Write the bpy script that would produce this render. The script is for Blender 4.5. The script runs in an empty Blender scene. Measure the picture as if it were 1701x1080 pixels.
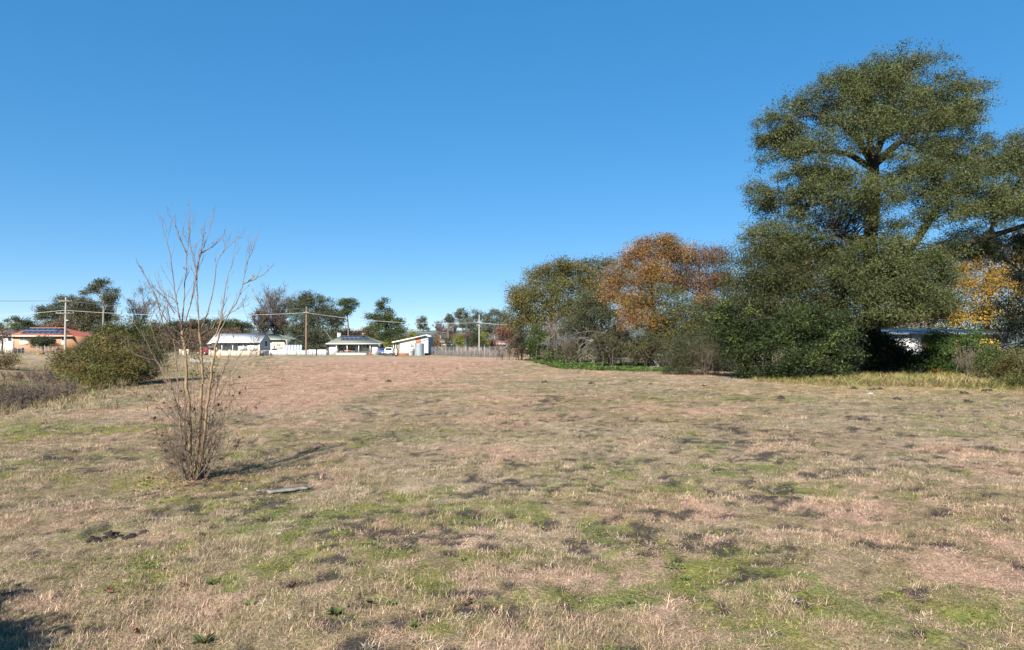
import bpy, math
import numpy as np
from mathutils import Vector

# ------------------------------------------------------------------ camera, sky, sun, exposure
scene = bpy.context.scene
COL = scene.collection
F, CX, HOR, EYE = 1134.0, 850.5, 576.0, 1.65          # focal length and eye height; photograph is 1701 x 1080
PITCH = math.atan((HOR - 540.0) / F)
cam_d = bpy.data.cameras.new('camera')
cam_d.sensor_width = 36.0
cam_d.lens = 36.0 * F / 1701.0
cam_d.clip_start = 0.05
cam_d.clip_end = 9000.0
cam = bpy.data.objects.new('camera', cam_d)
COL.objects.link(cam)
cam.location = (0, 0, EYE)
cam.rotation_euler = (math.pi / 2 + PITCH, 0, 0)
scene.camera = cam

SUN_EL = math.radians(36)
SH = np.array([0.36, 0.933])                          # the way shadows fall on the ground
SH = SH / np.linalg.norm(SH)
world = bpy.data.worlds.new('World')
scene.world = world
world.use_nodes = True
wn = world.node_tree
bg = wn.nodes['Background']
sky = wn.nodes.new('ShaderNodeTexSky')
sky.sky_type = 'NISHITA'
sky.sun_disc = False
sky.sun_elevation = SUN_EL
sky.sun_rotation = math.atan2(-SH[0], -SH[1])
sky.altitude = 600
sky.air_density = 0.6
sky.dust_density = 0.0
sky.ozone_density = 3.0
hs = wn.nodes.new('ShaderNodeHueSaturation')
hs.inputs['Saturation'].default_value = 2.0
hs.inputs['Value'].default_value = 1.0
gm = wn.nodes.new('ShaderNodeGamma')                  # the camera's soft tone curve
gm.inputs['Gamma'].default_value = 0.45
wn.links.new(sky.outputs[0], gm.inputs['Color'])
wn.links.new(gm.outputs[0], hs.inputs['Color'])
wn.links.new(hs.outputs[0], bg.inputs[0])
bg.inputs[1].default_value = 0.15
sun_d = bpy.data.lights.new('sun', 'SUN')
sun_d.energy = 5.0
sun_d.angle = math.radians(0.5)
sun_d.color = (1.0, 0.95, 0.87)
sun = bpy.data.objects.new('sun', sun_d)
COL.objects.link(sun)
to_light = Vector((-SH[0] * math.cos(SUN_EL), -SH[1] * math.cos(SUN_EL), math.sin(SUN_EL)))
sun.rotation_euler = to_light.to_track_quat('Z', 'Y').to_euler()
sun.location = (0, 0, 40)
scene.view_settings.view_transform = 'Standard'
scene.view_settings.look = 'None'
scene.view_settings.gamma = 1.0
scene.view_settings.use_curve_mapping = False
scene.view_settings.exposure = 1.5
scene.cycles.max_bounces = 6
scene.cycles.diffuse_bounces = 3
scene.cycles.transparent_max_bounces = 8

# ------------------------------------------------------------------ helpers
rng = np.random.default_rng(11)
KA = 0.68                                             # albedo scale that goes with the exposure
CP, SP = math.cos(PITCH), math.sin(PITCH)

def at(px, py, d):
    u = (px - CX) / F
    v = (540.0 - py) / F
    y = CP - v * SP
    z = SP + v * CP
    return np.array([u / y * d, d, EYE + z / y * d])

def X(px, d, py=576):
    return at(px, py, d)[0]

def Z(py, d):
    return at(CX, py, d)[2]

def vnoise(x, y, seed=0):
    ix = np.floor(x).astype(np.int64); iy = np.floor(y).astype(np.int64)
    fx = x - ix; fy = y - iy
    fx = fx * fx * (3 - 2 * fx); fy = fy * fy * (3 - 2 * fy)
    def h(a, b):
        v = (a * 374761393 + b * 668265263 + seed * 974634671) & 0xffffffff
        v = ((v ^ (v >> 13)) * 1274126177) & 0xffffffff
        v = ((v ^ (v >> 16)) * 2246822519) & 0xffffffff
        return ((v ^ (v >> 15)) & 0xffffff) / float(0xffffff)
    a = h(ix, iy); b = h(ix + 1, iy); c = h(ix, iy + 1); d = h(ix + 1, iy + 1)
    return (a * (1 - fx) + b * fx) * (1 - fy) + (c * (1 - fx) + d * fx) * fy

def fbm(x, y, seed=0, octv=4, gain=0.5):
    s = 0; a = 1.0; t = 0
    x = np.asarray(x, float); y = np.asarray(y, float)
    for i in range(octv):
        s = s + a * vnoise(x, y, seed + i * 17); t += a
        x, y = 0.8 * 2.03 * x - 0.6 * 2.03 * y + 5.3, 0.6 * 2.03 * x + 0.8 * 2.03 * y - 3.1
        a *= gain
    return s / t

def sst(a, b, x):
    t = np.clip((x - a) / (b - a), 0, 1)
    return t * t * (3 - 2 * t)

def gauss(x, y, cx, cy, rx, ry):
    return np.exp(-((x - cx) / rx) ** 2 - ((y - cy) / ry) ** 2)

def G(x, y):
    """terrain height"""
    x = np.asarray(x, float); y = np.asarray(y, float)
    z = -0.15 * sst(60, 120, y)
    z = z + 0.62 * sst(-52, -76, x) * sst(85, 132, y)
    r = np.hypot(x, y)
    z = z + (fbm(x * 0.09, y * 0.09, 3, 3) - 0.5) * 0.35 * sst(5, 30, r) * sst(260, 60, r)
    z = z + (fbm(x * 0.9, y * 0.9, 5, 3) - 0.5) * 0.15 * sst(60, 20, r)
    z = z + (fbm(x * 4.5, y * 4.5, 9, 2) - 0.5) * 0.06 * sst(24, 9, r)
    # gully on the left, with a far bank
    c = -21.5 - 0.42 * (y - 26)
    z = z - 0.75 * np.exp(-((x - c) / 4.5) ** 2) * sst(12, 20, y) * sst(95, 60, y)
    return z

def gz(x, y):
    return float(G(np.array([x]), np.array([y]))[0])

def nrm(v):
    return v / np.maximum(np.linalg.norm(v, axis=-1, keepdims=True), 1e-9)

# ---- materials
def mat(name, col=(0.5, 0.5, 0.5), rough=0.7, noise=0.0, scale=8.0, metal=0.0, spec=0.3, bump=0.0, col2=None, attr=None, trans=0.0, detail=5.0, coords='Object', stretch=None):
    col = tuple(KA * c for c in col); col2 = tuple(KA * c for c in col2) if col2 else None
    m = bpy.data.materials.new(name)
    m.use_nodes = True
    nt = m.node_tree
    b = nt.nodes['Principled BSDF']
    b.inputs['Roughness'].default_value = rough
    b.inputs['Metallic'].default_value = metal
    b.inputs['Specular IOR Level'].default_value = spec
    src = None
    if attr:
        a = nt.nodes.new('ShaderNodeAttribute'); a.attribute_name = attr
        src = a.outputs['Color']
    if noise or bump or col2:
        tc = nt.nodes.new('ShaderNodeTexCoord')
        n = nt.nodes.new('ShaderNodeTexNoise'); n.inputs['Scale'].default_value = scale; n.inputs['Detail'].default_value = detail
        if stretch:
            mp = nt.nodes.new('ShaderNodeMapping'); mp.inputs['Scale'].default_value = stretch
            nt.links.new(tc.outputs[coords], mp.inputs[0]); nt.links.new(mp.outputs[0], n.inputs['Vector'])
        else:
            nt.links.new(tc.outputs[coords], n.inputs['Vector'])
        if src is None:
            r = nt.nodes.new('ShaderNodeValToRGB')
            c2 = col2 or tuple(c * (1 - noise) for c in col)
            r.color_ramp.elements[0].position = 0.32; r.color_ramp.elements[1].position = 0.68
            r.color_ramp.elements[0].color = (*c2, 1); r.color_ramp.elements[1].color = (*col, 1)
            nt.links.new(n.outputs['Fac'], r.inputs[0])
            src = r.outputs[0]
        if bump:
            bp = nt.nodes.new('ShaderNodeBump'); bp.inputs['Strength'].default_value = bump; bp.inputs['Distance'].default_value = 0.02
            nt.links.new(n.outputs['Fac'], bp.inputs['Height']); nt.links.new(bp.outputs[0], b.inputs['Normal'])
    if src is not None:
        nt.links.new(src, b.inputs['Base Color'])
    else:
        b.inputs['Base Color'].default_value = (*col, 1)
    if trans:
        t = nt.nodes.new('ShaderNodeBsdfTranslucent')
        mx = nt.nodes.new('ShaderNodeMixShader'); mx.inputs[0].default_value = trans
        if src is not None: nt.links.new(src, t.inputs[0])
        else: t.inputs[0].default_value = (*col, 1)
        nt.links.new(b.outputs[0], mx.inputs[1]); nt.links.new(t.outputs[0], mx.inputs[2])
        nt.links.new(mx.outputs[0], nt.nodes['Material Output'].inputs[0])
    return m

M = {}
M['leaf'] = mat('leaf', attr='col', rough=0.6, spec=0.16, trans=0.24)
M['leaf_gloss'] = mat('leaf_gloss', attr='col', rough=0.55, spec=0.16, trans=0.12)
M['bark_dark'] = mat('bark_dark', (0.075, 0.06, 0.05), 0.9, 0.5, 6, bump=0.5)
M['bark_grey'] = mat('bark_grey', (0.2, 0.17, 0.145), 0.9, 0.4, 6, bump=0.4)
M['bark_pale'] = mat('bark_pale', (0.29, 0.265, 0.23), 0.85, 0.35, 5, bump=0.3)
M['bark_twig'] = mat('bark_twig', (0.12, 0.092, 0.075), 0.9, 0.35, 4)
M['bark_mauve'] = mat('bark_mauve', (0.18, 0.138, 0.11), 0.9, 0.35, 4)
M['bark_tan'] = mat('bark_tan', (0.35, 0.235, 0.13), 0.75, 0.4, 14, bump=0.3, stretch=(3, 3, 1))
M['twig_tan'] = mat('twig_tan', (0.25, 0.185, 0.13), 0.8, 0.3, 9)
M['twig_dark'] = mat('twig_dark', (0.10, 0.075, 0.06), 0.85, 0.3, 9)
M['dry_leaf'] = mat('dry_leaf', attr='col', rough=0.75, spec=0.2, trans=0.15)
M['white'] = mat('white_paint', (0.78, 0.77, 0.74), 0.6, 0.06, 1.2)
M['cream'] = mat('cream_wall', (0.74, 0.69, 0.58), 0.75, 0.08, 1.5)
M['offwhite'] = mat('offwhite_wall', (0.72, 0.71, 0.68), 0.7, 0.08, 1.5)
M['bluegrey_wall'] = mat('weatherboard_grey', (0.42, 0.46, 0.50), 0.7, 0.1, 2.0)
M['roof_white'] = mat('roof_galvanised', (0.62, 0.65, 0.67), 0.45, 0.12, 1.0, spec=0.4)
M['roof_sage'] = mat('roof_sage', (0.235, 0.25, 0.195), 0.7, 0.2, 1.4)
M['roof_green'] = mat('roof_green', (0.27, 0.345, 0.27), 0.6, 0.15, 1.3)
M['roof_red'] = mat('roof_terracotta', (0.46, 0.13, 0.075), 0.8, 0.3, 2.5)
M['roof_brown'] = mat('roof_brown', (0.22, 0.18, 0.155), 0.85, 0.25, 2.0)
M['roof_grey'] = mat('roof_grey', (0.36, 0.39, 0.43), 0.45, 0.25, 1.6, metal=0.2, spec=0.4)
M['brick_orange'] = mat('brick_orange', (0.55, 0.31, 0.17), 0.85, 0.18, 6.0)
M['brick_red'] = mat('brick_red', (0.5, 0.19, 0.10), 0.85, 0.2, 5.0)
M['brick_cream'] = mat('brick_cream', (0.60, 0.48, 0.37), 0.85, 0.22, 3.0)
M['concrete'] = mat('concrete', (0.36, 0.35, 0.33), 0.9, 0.25, 4.0, bump=0.2)
M['glass'] = mat('window_glass', (0.035, 0.042, 0.05), 0.12, spec=0.6)
M['glass_curtain'] = mat('curtained_glass', (0.24, 0.26, 0.27), 0.3, 0.2, 2.0, spec=0.5)
M['solar'] = mat('solar_cell', (0.02, 0.03, 0.075), 0.2, 0.2, 6.0, spec=0.5)
M['alu'] = mat('aluminium', (0.6, 0.61, 0.62), 0.4, metal=0.6)
M['alu_dark'] = mat('aluminium_grey', (0.3, 0.31, 0.33), 0.5, metal=0.3)
M['galv'] = mat('galvanised_steel', (0.33, 0.35, 0.365), 0.5, 0.15, 3.0, metal=0.35)
M['tank'] = mat('tank_steel', (0.36, 0.40, 0.43), 0.5, 0.2, 1.5, metal=0.3)
M['pole_brown'] = mat('pole_timber_brown', (0.30, 0.185, 0.13), 0.9, 0.3, 5.0, stretch=(4, 4, 0.5))
M['pole_grey'] = mat('pole_timber_grey', (0.42, 0.39, 0.35), 0.9, 0.25, 5.0, stretch=(4, 4, 0.5))
M['wire'] = mat('power_cable', (0.55, 0.55, 0.54), 0.5)
M['wire_dark'] = mat('power_cable_dark', (0.22, 0.23, 0.24), 0.6)
M['porcelain'] = mat('insulator', (0.5, 0.48, 0.45), 0.35)
M['car_white'] = mat('car_paint_white', (0.75, 0.76, 0.77), 0.25, 0.03, 1.0, spec=0.6)
M['car_blue'] = mat('car_paint_blue', (0.035, 0.10, 0.32), 0.25, 0.05, 1.0, spec=0.6)
M['car_red'] = mat('car_paint_red', (0.2, 0.035, 0.03), 0.3, 0.05, 1.0, spec=0.5)
M['rubber'] = mat('rubber', (0.02, 0.02, 0.02), 0.8)
M['black_plastic'] = mat('black_plastic', (0.03, 0.03, 0.032), 0.55)
M['red_lamp'] = mat('red_lens', (0.4, 0.02, 0.02), 0.2)
M['colorbond'] = mat('fence_sheet_blue', (0.42, 0.47, 0.53), 0.6, 0.08, 2.0)
M['yellow_sheet'] = mat('yellow_corrugated', (0.60, 0.42, 0.10), 0.6, 0.12, 2.0)
M['orange_cloth'] = mat('orange_canvas', (0.55, 0.22, 0.10), 0.85, 0.15, 6)
M['pink_plastic'] = mat('pink_plastic', (0.60, 0.32, 0.28), 0.6, 0.1, 6)
M['dark_cloth'] = mat('dark_canvas', (0.10, 0.11, 0.13), 0.85, 0.2, 6)
M['timber_brown'] = mat('timber_brown', (0.13, 0.10, 0.06), 0.85, 0.3, 5)
M['timber_grey'] = mat('timber_weathered', (0.27, 0.245, 0.215), 0.9, 0.3, 22, stretch=(1, 14, 8), bump=0.4)
M['bin'] = mat('bin_plastic', (0.13, 0.12, 0.17), 0.5, 0.1, 3)
M['yellow_plastic'] = mat('yellow_plastic', (0.62, 0.52, 0.05), 0.5)
M['red_plastic'] = mat('red_plastic', (0.42, 0.10, 0.06), 0.6)
M['soil'] = mat('dark_soil', (0.07, 0.052, 0.042), 0.95, 0.5, 30, bump=0.8)
M['asphalt'] = mat('asphalt', (0.07, 0.07, 0.075), 0.9, 0.25, 3)

# ---- mesh builder
class MB:
    def __init__(self):
        self.v = []; self.f = []; self.c = []; self.n = 0
    def add(self, v, faces, col=None):
        v = np.asarray(v, float).reshape(-1, 3)
        self.v.append(v)
        self.f.append(np.asarray(faces, np.int64) + self.n)
        if col is not None:
            self.c.append(np.broadcast_to(np.asarray(col, float), (len(v), 3)))
        self.n += len(v)
        return self
    def box(self, x0, x1, y0, y1, z0, z1):
        v = [(x0, y0, z0), (x1, y0, z0), (x1, y1, z0), (x0, y1, z0), (x0, y0, z1), (x1, y0, z1), (x1, y1, z1), (x0, y1, z1)]
        return self.add(v, [(0, 3, 2, 1), (4, 5, 6, 7), (0, 1, 5, 4), (1, 2, 6, 5), (2, 3, 7, 6), (3, 0, 4, 7)])
    def slab(self, pts, th):
        """quad or triangle extruded downwards by th"""
        p = np.asarray(pts, float); k = len(p)
        q = p.copy(); q[:, 2] -= th
        v = np.vstack([p, q])
        if k == 4:
            f = [(0, 1, 2, 3), (7, 6, 5, 4)] + [(i, i + 4, (i + 1) % 4 + 4, (i + 1) % 4) for i in range(4)]
            self.add(v, f)
        else:
            self.add(v, [(0, 1, 2), (5, 4, 3)])
            self.add(v, [(i, i + 3, (i + 1) % 3 + 3, (i + 1) % 3) for i in range(3)])
        return self
    def prism(self, poly, y0, y1):
        """polygon in x,z extruded along y (convex)"""
        k = len(poly)
        v = [(a, y0, b) for a, b in poly] + [(a, y1, b) for a, b in poly]
        for i in range(k):
            self.add([v[i], v[(i + 1) % k], v[(i + 1) % k + k], v[i + k]], [(0, 1, 2, 3)])
        for i in range(1, k - 1):
            self.add([v[0], v[i + 1], v[i]], [(0, 1, 2)])
            self.add([v[k], v[k + i], v[k + i + 1]], [(0, 1, 2)])
        return self
    def lathe(self, c, prof, S=16):
        a = np.linspace(0, 2 * math.pi, S, endpoint=False)
        v = [(c[0] + r * math.cos(t), c[1] + r * math.sin(t), c[2] + z) for r, z in prof for t in a]
        f = [(i * S + j, i * S + (j + 1) % S, (i + 1) * S + (j + 1) % S, (i + 1) * S + j) for i in range(len(prof) - 1) for j in range(S)]
        return self.add(v, f)
    def tubes(self, P, R, S=5, col=None):
        P = np.asarray(P, float); R = np.asarray(R, float)
        if P.ndim == 2: P = P[None]; R = R[None]
        N, K, _ = P.shape
        if N == 0: return self
        T = nrm(np.gradient(P, axis=1))
        mean = nrm(P[:, -1] - P[:, 0])
        ref = np.zeros((N, 3)); ref[np.arange(N), np.argmin(np.abs(mean), axis=1)] = 1
        A = nrm(np.cross(T, ref[:, None, :])); B = np.cross(T, A)
        ang = np.linspace(0, 2 * math.pi, S, endpoint=False)
        V = P[:, :, None, :] + R[:, :, None, None] * (np.cos(ang)[None, None, :, None] * A[:, :, None, :] + np.sin(ang)[None, None, :, None] * B[:, :, None, :])
        i = np.arange(N)[:, None, None] * K * S; k = np.arange(K - 1)[None, :, None] * S; j = np.arange(S)[None, None, :]; j2 = (j + 1) % S
        f = np.stack([i + k + j, i + k + j2, i + k + S + j2, i + k + S + j], -1).reshape(-1, 4)
        return self.add(V.reshape(-1, 3), f, col)
    def mesh(self, name, off=(0, 0, 0), smooth=False):
        V = np.vstack(self.v) - np.asarray(off, float)
        me = bpy.data.meshes.new(name)
        me.vertices.add(len(V)); me.vertices.foreach_set('co', V.astype(np.float32).ravel())
        loops = np.concatenate([f.ravel() for f in self.f])
        tot = np.concatenate([np.full(len(f), f.shape[1]) for f in self.f])
        me.loops.add(len(loops)); me.loops.foreach_set('vertex_index', loops.astype(np.int32))
        me.polygons.add(len(tot)); me.polygons.foreach_set('loop_start', np.concatenate([[0], np.cumsum(tot)[:-1]]).astype(np.int32))
        me.polygons.foreach_set('loop_total', tot.astype(np.int32))
        if smooth: me.polygons.foreach_set('use_smooth', np.ones(len(tot), bool))
        me.update(calc_edges=True)
        if self.c:
            C = np.ones((len(V), 4), np.float32); C[:, :3] = np.vstack(self.c)
            a = me.color_attributes.new('col', 'FLOAT_COLOR', 'POINT'); a.data.foreach_set('color', C.ravel())
        return me
    def build(self, name, material, parent=None, smooth=False, origin=None):
        """link as one mesh object; vertices are in world space"""
        if parent is not None:
            off = parent['_o'] if '_o' in parent else parent.location
        else:
            off = origin if origin is not None else (0, 0, 0)
        off = np.array(off, float)
        me = self.mesh(name, off, smooth)
        me.materials.append(M[material] if isinstance(material, str) else material)
        o = bpy.data.objects.new(name, me); COL.objects.link(o)
        if parent is not None:
            o.parent = parent
        else:
            o.location = off
        o['_o'] = [float(a) for a in off]
        if name in ('branches', 'twigs', 'stems', 'crown', 'foliage', 'leaves', 'wire_mesh'): o['kind'] = 'stuff'
        return o

def tag(o, label, cat, group=None):
    o['label'] = label; o['category'] = cat
    if group: o['group'] = group
    return o

def thing(name, label, cat, loc, group=None):
    o = bpy.data.objects.new(name, None); COL.objects.link(o)
    o.location = loc; o.empty_display_size = 0.3
    o['_o'] = [float(a) for a in loc]
    return tag(o, label, cat, group)

def piece(name, me, material, parent, world_loc, rotz=0.0, rot=None):
    """a small part that shares its mesh data"""
    if not me.materials: me.materials.append(M[material])
    o = bpy.data.objects.new(name, me); COL.objects.link(o)
    o.parent = parent
    o.location = Vector(world_loc) - Vector(parent['_o'])
    o.rotation_euler = rot if rot is not None else (0, 0, rotz)
    return o

def copy_thing(root, loc, label, group=None):
    r = root.copy(); COL.objects.link(r); r.location = loc; r['_o'] = [float(a) for a in loc]
    r['label'] = label
    if group: r['group'] = group
    for ch in list(root.children):
        c = ch.copy(); COL.objects.link(c); c.parent = r
        for g in list(ch.children):
            d = g.copy(); COL.objects.link(d); d.parent = c
    return r

def structure(o):
    o['kind'] = 'structure'; return o

def stuff(o, label, cat):
    o['kind'] = 'stuff'; return tag(o, label, cat)

# ---- leaves and branches
def leaf_quads(mb, P, D, L, W, C, fold=0.12):
    """folded pointed leaves: P base points, D directions, L lengths, W widths, C colours"""
    N = len(P)
    rv = nrm(rng.normal(size=(N, 3)))
    s = nrm(np.cross(D, rv)); n = np.cross(D, s)
    L = L[:, None]; W = W[:, None]
    V = np.stack([P, P + 0.45 * L * D + 0.5 * W * s + fold * W * n, P + L * D, P + 0.45 * L * D - 0.5 * W * s + fold * W * n], 1)
    f = np.arange(4 * N).reshape(N, 4)
    mb.add(V.reshape(-1, 3), f, np.repeat(KA * np.asarray(C), 4, axis=0))

def leaf_tris(mb, P, D, L, W, C):
    """the small leaves of crowns: one pointed face each"""
    N = len(P)
    s = nrm(np.cross(D, nrm(rng.normal(size=(N, 3)))))
    L = L[:, None]; W = W[:, None]
    V = np.stack([P - 0.5 * W * s, P + 0.5 * W * s, P + L * D], 1)
    mb.add(V.reshape(-1, 3), np.arange(3 * N).reshape(N, 3), np.repeat(KA * np.asarray(C), 3, axis=0))

def pick(pal, n):
    cols = np.array([c for c, w in pal]); w = np.array([w for c, w in pal], float); w /= w.sum()
    return cols[rng.choice(len(cols), n, p=w)]

def crown(clumps, n_leaves, leaf, pal, sigma=0.3, droop=0.1, per=26, shell=0.45, aspect=0.5, bottom=0.5, cj=0.16, spray=0.26, outw=0.5):
    """leaf tufts spread over lumpy ellipsoids; returns MB and tuft centres per clump"""
    mb = MB()
    area = np.array([(c[3] * c[4] + c[3] * c[5] + c[4] * c[5]) * (c[6] if len(c) > 6 else 1) for c in clumps])
    share = area / area.sum()
    tuft_list = []
    for c, sh in zip(clumps, share):
        nt = max(4, int(n_leaves * sh / per))
        u = nrm(rng.normal(size=(nt * 3, 3)))
        u = u[rng.random(len(u)) < np.where(u[:, 2] < -0.2, bottom, 1.0)][:nt]
        nt = len(u)
        ph = rng.random(3) * 20
        lump = 0.82 + 0.5 * (vnoise(u[:, 0] * 2.2 + ph[0], u[:, 1] * 2.2 + u[:, 2] * 1.7 + ph[1], 5) - 0.4)
        r = (shell + (1 - shell) * rng.random(nt) ** 0.5) * lump
        # tufts gather into flat sprays at the ends of branchlets
        ns = max(3, nt // 7)
        Sc = np.array(c[:3]) + u[:ns] * r[:ns, None] * np.array(c[3:6])
        own = rng.integers(0, ns, nt)
        rs = spray * (c[3] * c[4] * c[5]) ** (1 / 3) * (0.5 + 0.9 * rng.random(ns))
        T = Sc[own] + np.clip(rng.normal(size=(nt, 3)), -1.8, 1.8) * rs[own][:, None] * np.array([1, 1, 0.42])
        u = u[own]
        tuft_list.append(T)
        sc = pick(pal, ns) * (1 + cj * rng.normal(size=(ns, 1))).clip(0.5, 1.6)
        tc = np.where((rng.random(nt) < 0.55)[:, None], sc[own], pick(pal, nt)) * (1 + cj * rng.normal(size=(nt, 1))).clip(0.5, 1.6)
        k = np.maximum(3, rng.poisson(per, nt))
        idx = np.repeat(np.arange(nt), k)
        N = len(idx)
        sg = sigma * (0.6 + 0.8 * rng.random(nt))[idx][:, None]
        off = np.clip(rng.normal(size=(N, 3)), -1.7, 1.7) * sg * np.array([1, 1, 0.75])
        P = T[idx] + off
        D = nrm(rng.normal(size=(N, 3)) + outw * u[idx] + np.array([0, 0, 0.15 - droop]))
        L = leaf * (0.6 + 0.7 * rng.random(N)); W = L * aspect * (0.8 + 0.4 * rng.random(N))
        C = np.clip(0.92 * tc[idx] * (1 + 0.13 * rng.normal(size=(N, 1))).clip(0.45, 1.6) * (1 + 0.05 * rng.normal(size=(N, 3))), 0.004, 0.9)
        leaf_tris(mb, P, D, L, W, C)
    return mb, tuft_list

def curve(p0, p1, K=7, sag=0.12, up=0.0):
    p0 = np.asarray(p0, float); p1 = np.asarray(p1, float)
    t = np.linspace(0, 1, K)[:, None]
    L = np.linalg.norm(p1 - p0)
    w = rng.normal(size=3) * sag * L
    w2 = rng.normal(size=3) * sag * 0.5 * L
    P = p0 + (p1 - p0) * t + np.sin(t * math.pi) * (w + np.array([0, 0, up * L])) + np.sin(t * 2 * math.pi) * w2
    return P

def limbs(base, top, r0, clumps, tufts, n_sub=8, sub_r=0.035, lean=0.1, taper=0.45, flare=1.3):
    """trunk mesh (trunk and limbs) and branch mesh"""
    tr = MB(); br = MB()
    K = 10
    P = curve(base, top, K, 0.03)
    R = np.linspace(1, taper, K) * r0; R[0] *= flare
    P[0, 2] -= 0.25
    tr.tubes(P, R, 9)
    n = len(clumps)
    for c, T in zip(clumps, tufts):
        cc = np.array(c[:3])
        dd = np.linalg.norm(P - cc, axis=1) + 2.5 * np.maximum(0, P[:, 2] - cc[2] + 0.15 * (cc[2] - base[2]))
        i = int(np.clip(np.argmin(dd), 2, K - 1))
        q = cc - 0.15 * (cc - P[i])
        lim = curve(P[i], q, 7, 0.07, 0.05)
        rl = min(R[i] * 0.75, 0.02 * np.linalg.norm(q - P[i]) + r0 * 0.18)
        tr.tubes(lim, np.linspace(rl, rl * 0.3, 7), 6)
        m = min(n_sub, len(T))
        sel = rng.choice(len(T), m, replace=False)
        st = lim[rng.integers(3, 7, m)]
        tt = np.linspace(0, 1, 5)[None, :, None]
        B = st[:, None, :] + (T[sel] - st)[:, None, :] * tt + np.sin(tt * math.pi) * rng.normal(size=(m, 1, 3)) * 0.08 * np.linalg.norm(T[sel] - st, axis=1)[:, None, None]
        br.tubes(B, np.linspace(1, 0.25, 5)[None, :] * sub_r * (0.6 + 0.8 * rng.random((m, 1))), 4)
    return tr, br

def leafy_tree(name, label, base, clumps, n_leaves, leaf, pal, trunk_r=0.2, bark='bark_dark', top=None, cat='tree', group=None, sigma=0.3, n_sub=8, sub_r=0.03,
               material='leaf', trunk_name='trunk', **kw):
    base = np.array([base[0], base[1], gz(base[0], base[1])])
    cl = np.array([c[:6] for c in clumps])
    if top is None:
        top = np.array([cl[:, 0].mean() * 0.6 + base[0] * 0.4, cl[:, 1].mean() * 0.6 + base[1] * 0.4, base[2] + (cl[:, 2].max() - base[2]) * 0.85])
    root = thing(name, label, cat, base, group)
    cb, tufts = crown(clumps, n_leaves, leaf, pal, sigma, **kw)
    tr, br = limbs(base, np.array(top), trunk_r, clumps, tufts, n_sub, sub_r)
    tr.build(trunk_name, bark, root, True)
    br.build('branches', bark, root, True)
    cb.build('crown' if cat == 'tree' else 'foliage', material, root)
    return root

def px_clumps(lst, d, squash=1.0):
    """(px, py, rx_px, rz_px[, depth offset m[, weight]]) -> ellipsoids at their real place and size"""
    out = []
    for c in lst:
        dd = d + (c[4] if len(c) > 4 else 0.0)
        p = at(c[0], c[1], dd)
        rx = c[2] / F * dd; rz = c[3] / F * dd
        out.append((p[0], p[1], p[2], rx, max(rx, rz) * squash, rz, c[5] if len(c) > 5 else 1.0))
    return out

def branching(P, R, levels, nchild, ratio, spread, up=0.25, wiggle=0.08, rmin=0.003, tmin=0.25, K=5):
    """grow twigs on polylines; returns [(P, R)] per level"""
    out = []
    for lv in range(levels):
        if lv == levels - 1 and levels > 1: K = 3
        N, Kp, _ = P.shape
        n = nchild[lv]
        idx = np.repeat(np.arange(N), n)
        t = tmin + (1 - tmin) * rng.random(len(idx))
        s = t * (Kp - 1); i0 = np.minimum(s.astype(int), Kp - 2); fr = (s - i0)[:, None]
        st = P[idx, i0] * (1 - fr) + P[idx, i0 + 1] * fr
        r0 = R[idx, i0] * (1 - fr[:, 0]) + R[idx, i0 + 1] * fr[:, 0]
        pd = nrm(P[idx, i0 + 1] - P[idx, i0])
        Lp = np.linalg.norm(P[:, -1] - P[:, 0], axis=1)[idx]
        d = nrm(pd + spread[lv] * nrm(rng.normal(size=(len(idx), 3))) + np.array([0, 0, up]))
        L = Lp * ratio[lv] * (0.5 + 0.8 * rng.random(len(idx))) * (1.15 - 0.5 * t)
        tt = np.linspace(0, 1, K)
        wob = np.cumsum(rng.normal(size=(len(idx), K, 3)) * wiggle, axis=1); wob[:, 0] = 0
        C = st[:, None, :] + L[:, None, None] * (d[:, None, :] * tt[None, :, None] + wob * tt[None, :, None] + np.array([0, 0, up * 0.5]) * (tt ** 2)[None, :, None])
        rr = np.maximum(rmin, np.minimum(r0 * 0.62, 1)[:, None] * np.linspace(1, 0.35, K)[None, :])
        out.append((C, rr))
        P, R = C, rr
    return out

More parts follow.
